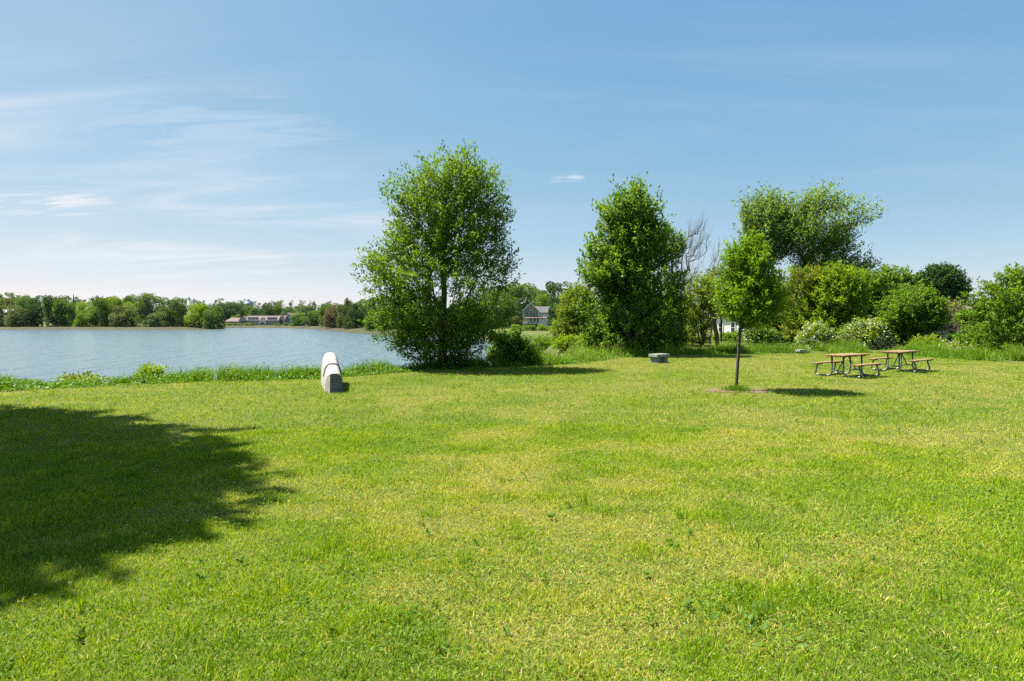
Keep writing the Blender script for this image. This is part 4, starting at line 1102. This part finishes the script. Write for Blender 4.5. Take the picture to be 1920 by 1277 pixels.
# long waterside building
Y = 330; s = Y/FOC; X0, _, z0 = at(484, 611.5, Y)
lb = empty('waterside_building', (X0, Y, z0), 'long low waterside building with pinkish shingle roof and dormers', 'building', rz=R(2))
px2x = lambda p: (p-484)*s
mb = MB(); mb.box(px2x(462), px2x(531), 0, 10, -.4, 3.0); mb.box(px2x(423), px2x(462), .6, 9, -.4, 2.4); mb.build('wall', M['tanwall'], lb)
mb = MB(); ridge_roof(mb, px2x(459), px2x(531), -.2, 10, 3.0, 5.35, .2, .4); ridge_roof(mb, px2x(422), px2x(462)+.5, .5, 9.2, 2.4, 4.3, .2, .4, 1.5); mb.build('roof', M['roof_pink'], lb)
mb = MB(); mb.prism([(px2x(450), 2.5), (px2x(463), 2.5), (px2x(463), 3.1), (px2x(456.5), 5.1), (px2x(450), 3.1)], -.8, 5); gb = mb.build('gable', M['tanwall'], lb)
mb = MB(); gable_roof(mb, px2x(450), px2x(463), -.8, 5, 3.1, 5.12, .18, .3); mb.build('roof', M['roof_pink'], gb)
for p in (466, 470.5, 475, 480.5, 502, 506, 510.5, 515.5):
    xx = px2x(p); mb = MB(); mb.prism([(xx-.5, 3.5), (xx+.5, 3.5), (xx+.5, 4.3), (xx, 4.75), (xx-.5, 4.3)], .2, 3.2); dm = mb.build('dormer', M['roof_grey'], lb)
    window(dm, xx, 3.55, .5, .65, .18)
for p in (465, 468, 471, 476, 480, 484, 502, 506, 510, 514, 518): window(lb, px2x(p), .6, .6, 1.3, -.01)
for p in (428, 434, 440, 446): window(lb, px2x(p), .7, .7, 1.0, .59)
mb = MB(); mb.prism([(px2x(488), -.4), (px2x(499), -.4), (px2x(499), 2.8), (px2x(493.5), 4.4), (px2x(488), 2.8)], -1.2, 3); en = mb.build('entrance', M['cream'], lb)
mb = MB(); gable_roof(mb, px2x(488), px2x(499), -1.2, 3, 2.82, 4.44, .15, .25); mb.build('roof', M['roof_pink'], en)
for p in (490.5, 493.5, 496.5): mb = MB(); mb.box(px2x(p)-.3, px2x(p)+.3, -1.23, -1.19, -.1, 2.0 if p != 493.5 else 2.5); mb.build('door', M['glass'], en)
mb = MB(); mb.prism([(px2x(522), -.4), (px2x(534), -.4), (px2x(534), 2.2), (px2x(528), 4.9), (px2x(522), 2.2)], -1.5, 6); gg = mb.build('glass_gable', M['white'], lb)
mb = MB(); gable_roof(mb, px2x(522), px2x(534), -1.5, 6, 2.22, 4.95, .18, .4); mb.build('roof', M['roof_pink'], gg)
mb = MB(); mb.prism([(px2x(523.5), .2), (px2x(532.5), .2), (px2x(532.5), 2.0), (px2x(528), 4.2), (px2x(523.5), 2.0)], -1.53, -1.49); mb.build('pane', M['glass'], gg)
X0, _, z0 = at(540, 611, 350)
sb = empty('slate_building', (X0, 350, z0), 'taller slate blue gabled building at the right end of the long one', 'building')
mb = MB(); mb.prism([(-4.2, -.4), (2.6, -.4), (2.6, 4.8), (-.8, 7.0), (-4.2, 4.8)], 0, 9); mb.box(2.6, 8, .8, 8, -.4, 5.4); mb.build('wall', M['bluewall'], sb)
mb = MB(); gable_roof(mb, -4.2, 2.6, 0, 9, 4.82, 7.04, .2, .35); ridge_roof(mb, 2.7, 8, .8, 8, 5.42, 7.1, .2, .3); mb.build('roof', M['roof_red'], sb)
for xx, zz in ((-2.8, 3.2), (-.8, 3.2), (1.2, 3.2), (-2.8, .7), (-.8, .7), (1.2, .7), (4.2, 3.2), (6.2, 3.2)): window(sb, xx, zz, .9, 1.3, -.01 if xx < 2 else .79)
# low sea wall before them
a = at(478, 612.2, 312); b_ = at(546, 612.2, 312)
mb = MB()
for k in range(10):
    xa = a[0]+(b_[0]-a[0])*k/10; mb.box(xa, a[0]+(b_[0]-a[0])*(k+1)/10-.02, 311.6, 312.4, -2.0, a[2]+.05*(k % 3))
tag(mb.build('sea_wall', M['stonewall']), 'low pale stone sea wall before the long waterside building', 'wall')
# water tank on the skyline
Y = 800; X0, _, zt = at(466.5, 565, Y); _, _, zb = at(466.5, 573.5, Y); rad = 16.5/2/FOC*Y
zg = float(terrain_z(np.array([X0]), np.array([float(Y)]))[0][0])
tk = empty('water_tank', (X0, Y, zg), 'pale blue water tank rising above the trees on the skyline', 'water tank')
mb = MB(); mb.tube([(0, 0, zb-zg-4), (0, 0, zt-zg-.6)], rad, 40); mb.tube([(0, 0, zt-zg-.6), (0, 0, zt-zg-.1), (0, 0, zt-zg+.25)], [rad+.12, rad*.96, rad*.3], 40); mb.build('tank', M['tank'], tk)
mb = MB(); mb.tube([(0, 0, -1), (0, 0, zb-zg-4)], rad*.8, 24); mb.build('base', M['tank'], tk)
# pale building showing at the far left edge
X0, _, z0 = at(4, 600, 300)
pb = empty('pale_house', (X0, 300, z0), 'white roofed house glimpsed in the trees at the far left edge', 'house')
mb = MB(); mb.box(-5, 3.0, 0, 7, -1, 3.4); mb.build('wall', M['cream'], pb)
mb = MB(); ridge_roof(mb, -5, 3.0, 0, 7, 3.42, 5.0, .2, .3); mb.build('roof', M['white'], pb)
for xx in (-3.5, -1.5, .6): window(pb, xx, 1.2, .9, 1.3, -.01)

# driftwood and rocks on the far beach
mb = MB(); a = at(36, 613, 252); mb.tube([(-2.6, 0, .2), (-.8, .2, .5), (1.2, 0, .8), (2.6, .1, 1.2)], [.22, .2, .16, .06], 7); mb.tube([(-.4, .1, .55), (.3, .3, 1.2)], [.1, .03], 6)
tag(mb.build('driftwood', M['bark'], None, loc=a), 'dark fallen trunk lying on the far left beach', 'driftwood')

# ------------------------------------------------- sun, sky, haze, camera
ELEV = 60.0; AZ = (-.93, .36)          # direction towards the sun on the ground
sd = Vector((AZ[0]*math.cos(R(ELEV)), AZ[1]*math.cos(R(ELEV)), math.sin(R(ELEV)))).normalized()
su = bpy.data.lights.new('sun', 'SUN'); su.energy = 4.1; su.angle = R(.53); su.color = (1, .955, .88)
so = bpy.data.objects.new('sun', su); C.objects.link(so); so.rotation_euler = sd.to_track_quat('Z', 'Y').to_euler(); so.location = sd*80

w = bpy.data.worlds.new('World'); sc.world = w; w.use_nodes = True
nt = w.node_tree; bg = nt.nodes['Background']
sky = nt.nodes.new('ShaderNodeTexSky'); sky.sky_type = 'NISHITA'; sky.sun_disc = False
sky.sun_elevation = R(ELEV); sky.sun_rotation = math.atan2(AZ[0], AZ[1]); sky.altitude = 0; sky.air_density = .6; sky.dust_density = .3; sky.ozone_density = 2.0
tc = nt.nodes.new('ShaderNodeTexCoord')
sep = nt.nodes.new('ShaderNodeSeparateXYZ'); nt.links.new(tc.outputs['Generated'], sep.inputs[0])
def mth(op, a, b=None):
    n = nt.nodes.new('ShaderNodeMath'); n.operation = op
    for i, q in enumerate((a, b)):
        if q is None: continue
        if isinstance(q, (int, float)): n.inputs[i].default_value = q
        else: nt.links.new(q, n.inputs[i])
    return n.outputs[0]
# the clear sky, graded channel by channel to the camera's rendering of blue
sp = nt.nodes.new('ShaderNodeSeparateColor'); nt.links.new(sky.outputs[0], sp.inputs[0])
cb = nt.nodes.new('ShaderNodeCombineColor')
for i, (x0, g, out) in enumerate(((.95, .92, .895), (1.58, .50, 2.03), (3.02, .25, 3.34))):
    nt.links.new(mth('MULTIPLY', mth('POWER', mth('DIVIDE', sp.outputs[i], x0), g), out), cb.inputs[i])
# thin cirrus: direction projected on a high plane
zc = mth('ADD', mth('MAXIMUM', sep.outputs['Z'], 0.0), .10)
U = mth('DIVIDE', sep.outputs['X'], zc); Vd = mth('DIVIDE', sep.outputs['Y'], zc)
comb = nt.nodes.new('ShaderNodeCombineXYZ'); nt.links.new(U, comb.inputs[0]); nt.links.new(Vd, comb.inputs[1])
def mapped(loc=(0, 0, 0), rot=0, sca=(1, 1, 1)):
    m_ = nt.nodes.new('ShaderNodeMapping'); m_.inputs['Location'].default_value = loc; m_.inputs['Rotation'].default_value = (0, 0, R(rot)); m_.inputs['Scale'].default_value = sca
    nt.links.new(comb.outputs[0], m_.inputs[0]); return m_.outputs[0]
def rng_(v, a_, b_, lo=0, hi=1):
    m_ = nt.nodes.new('ShaderNodeMapRange'); m_.interpolation_type = 'SMOOTHSTEP'
    for i, q in enumerate((a_, b_, lo, hi)): m_.inputs[i+1].default_value = q
    nt.links.new(v, m_.inputs[0]); return m_.outputs[0]
n1 = noise(nt, 1.5, 9, .60, mapped((0, 0, 0), 52, (.30, 1.0, 1)), 1.4)
n2 = noise(nt, .45, 3, .5, mapped((3.1, 1.4, 0)))
n3 = noise(nt, 4.5, 7, .6, mapped((0, 0, 0), 48, (.35, 1.3, 1)), .9)
left = rng_(U, .4, -2.0, .14, 1)
cov = mth('MULTIPLY', mth('MULTIPLY', rng_(n1, .38, .80), rng_(n2, .34, .62, .15, 1)), mth('MULTIPLY', left, .85))
veil = mth('MULTIPLY', left, mth('MULTIPLY', n2, .34))
def puff(px, py, w_, h_, k_):
    d_ = Vector(((px-960)/FOC, 1, (HOR-py)/FOC)).normalized(); zz = max(d_.z, 0)+.10; u0, v0 = d_.x/zz, d_.y/zz
    su_ = abs((px+w_-960)/FOC - (px-960)/FOC)/zz; sv_ = h_/FOC*d_.y/zz/zz
    du = mth('DIVIDE', mth('SUBTRACT', U, u0), su_); dv = mth('DIVIDE', mth('SUBTRACT', Vd, v0), sv_)
    r2 = mth('ADD', mth('MULTIPLY', du, du), mth('MULTIPLY', dv, dv))
    return mth('MULTIPLY', mth('MULTIPLY', rng_(r2, 1.0, 0.0), rng_(n3, .36, .62)), k_)
cl = mth('MAXIMUM', mth('ADD', cov, veil), mth('MAXIMUM', mth('MAXIMUM', mth('MAXIMUM', puff(1046, 341, 20, 17, .62), puff(1076, 338, 24, 19, .7)), puff(1160, 336, 20, 10, .35)), mth('MAXIMUM', puff(40, 378, 170, 40, .9), puff(360, 250, 330, 120, .30))))
mix = nt.nodes.new('ShaderNodeMix'); mix.data_type = 'RGBA'; nt.links.new(mth('MINIMUM', cl, .92), mix.inputs['Factor']); nt.links.new(cb.outputs[0], mix.inputs['A']); mix.inputs['B'].default_value = (4.35, 4.5, 4.75, 1)
nt.links.new(mix.outputs['Result'], bg.inputs['Color']); bg.inputs['Strength'].default_value = .055

HAZE = .00002
if HAZE:
    mb = MB(); mb.box(-1000, 700, -60, 960, -6.5, 46)
    m = bpy.data.materials.new('haze'); m.use_nodes = True; n = m.node_tree; n.nodes.remove(n.nodes['Principled BSDF'])
    pv = n.nodes.new('ShaderNodeVolumePrincipled'); pv.inputs['Color'].default_value = (.86, .92, 1, 1); pv.inputs['Density'].default_value = HAZE; pv.inputs['Anisotropy'].default_value = .0
    n.links.new(pv.outputs[0], n.nodes['Material Output'].inputs['Volume'])
    tag(mb.build('haze', m), 'thin summer haze over the inlet', 'haze', kind='stuff')

cam = bpy.data.cameras.new('camera'); cam.sensor_width = 36; cam.lens = FOC/1920*36; cam.shift_y = -(638.5-HOR)/1920; cam.clip_end = 9000; cam.clip_start = .1
co = bpy.data.objects.new('camera', cam); C.objects.link(co); co.location = (0, 0, EYE); co.rotation_euler = (R(90), 0, 0); sc.camera = co

sc.view_settings.view_transform = 'Standard'; sc.view_settings.look = 'None'; sc.view_settings.gamma = 1; sc.view_settings.exposure = 1.9
cy = sc.cycles
cy.max_bounces = 6; cy.diffuse_bounces = 3; cy.glossy_bounces = 2; cy.transmission_bounces = 4; cy.volume_bounces = 0; cy.transparent_max_bounces = 4
cy.caustics_reflective = False; cy.caustics_refractive = False; cy.sample_clamp_indirect = 6
cy.use_denoising = False; cy.denoiser = 'OPENIMAGEDENOISE'; cy.denoising_input_passes = 'RGB_ALBEDO_NORMAL'; cy.denoising_prefilter = 'ACCURATE'
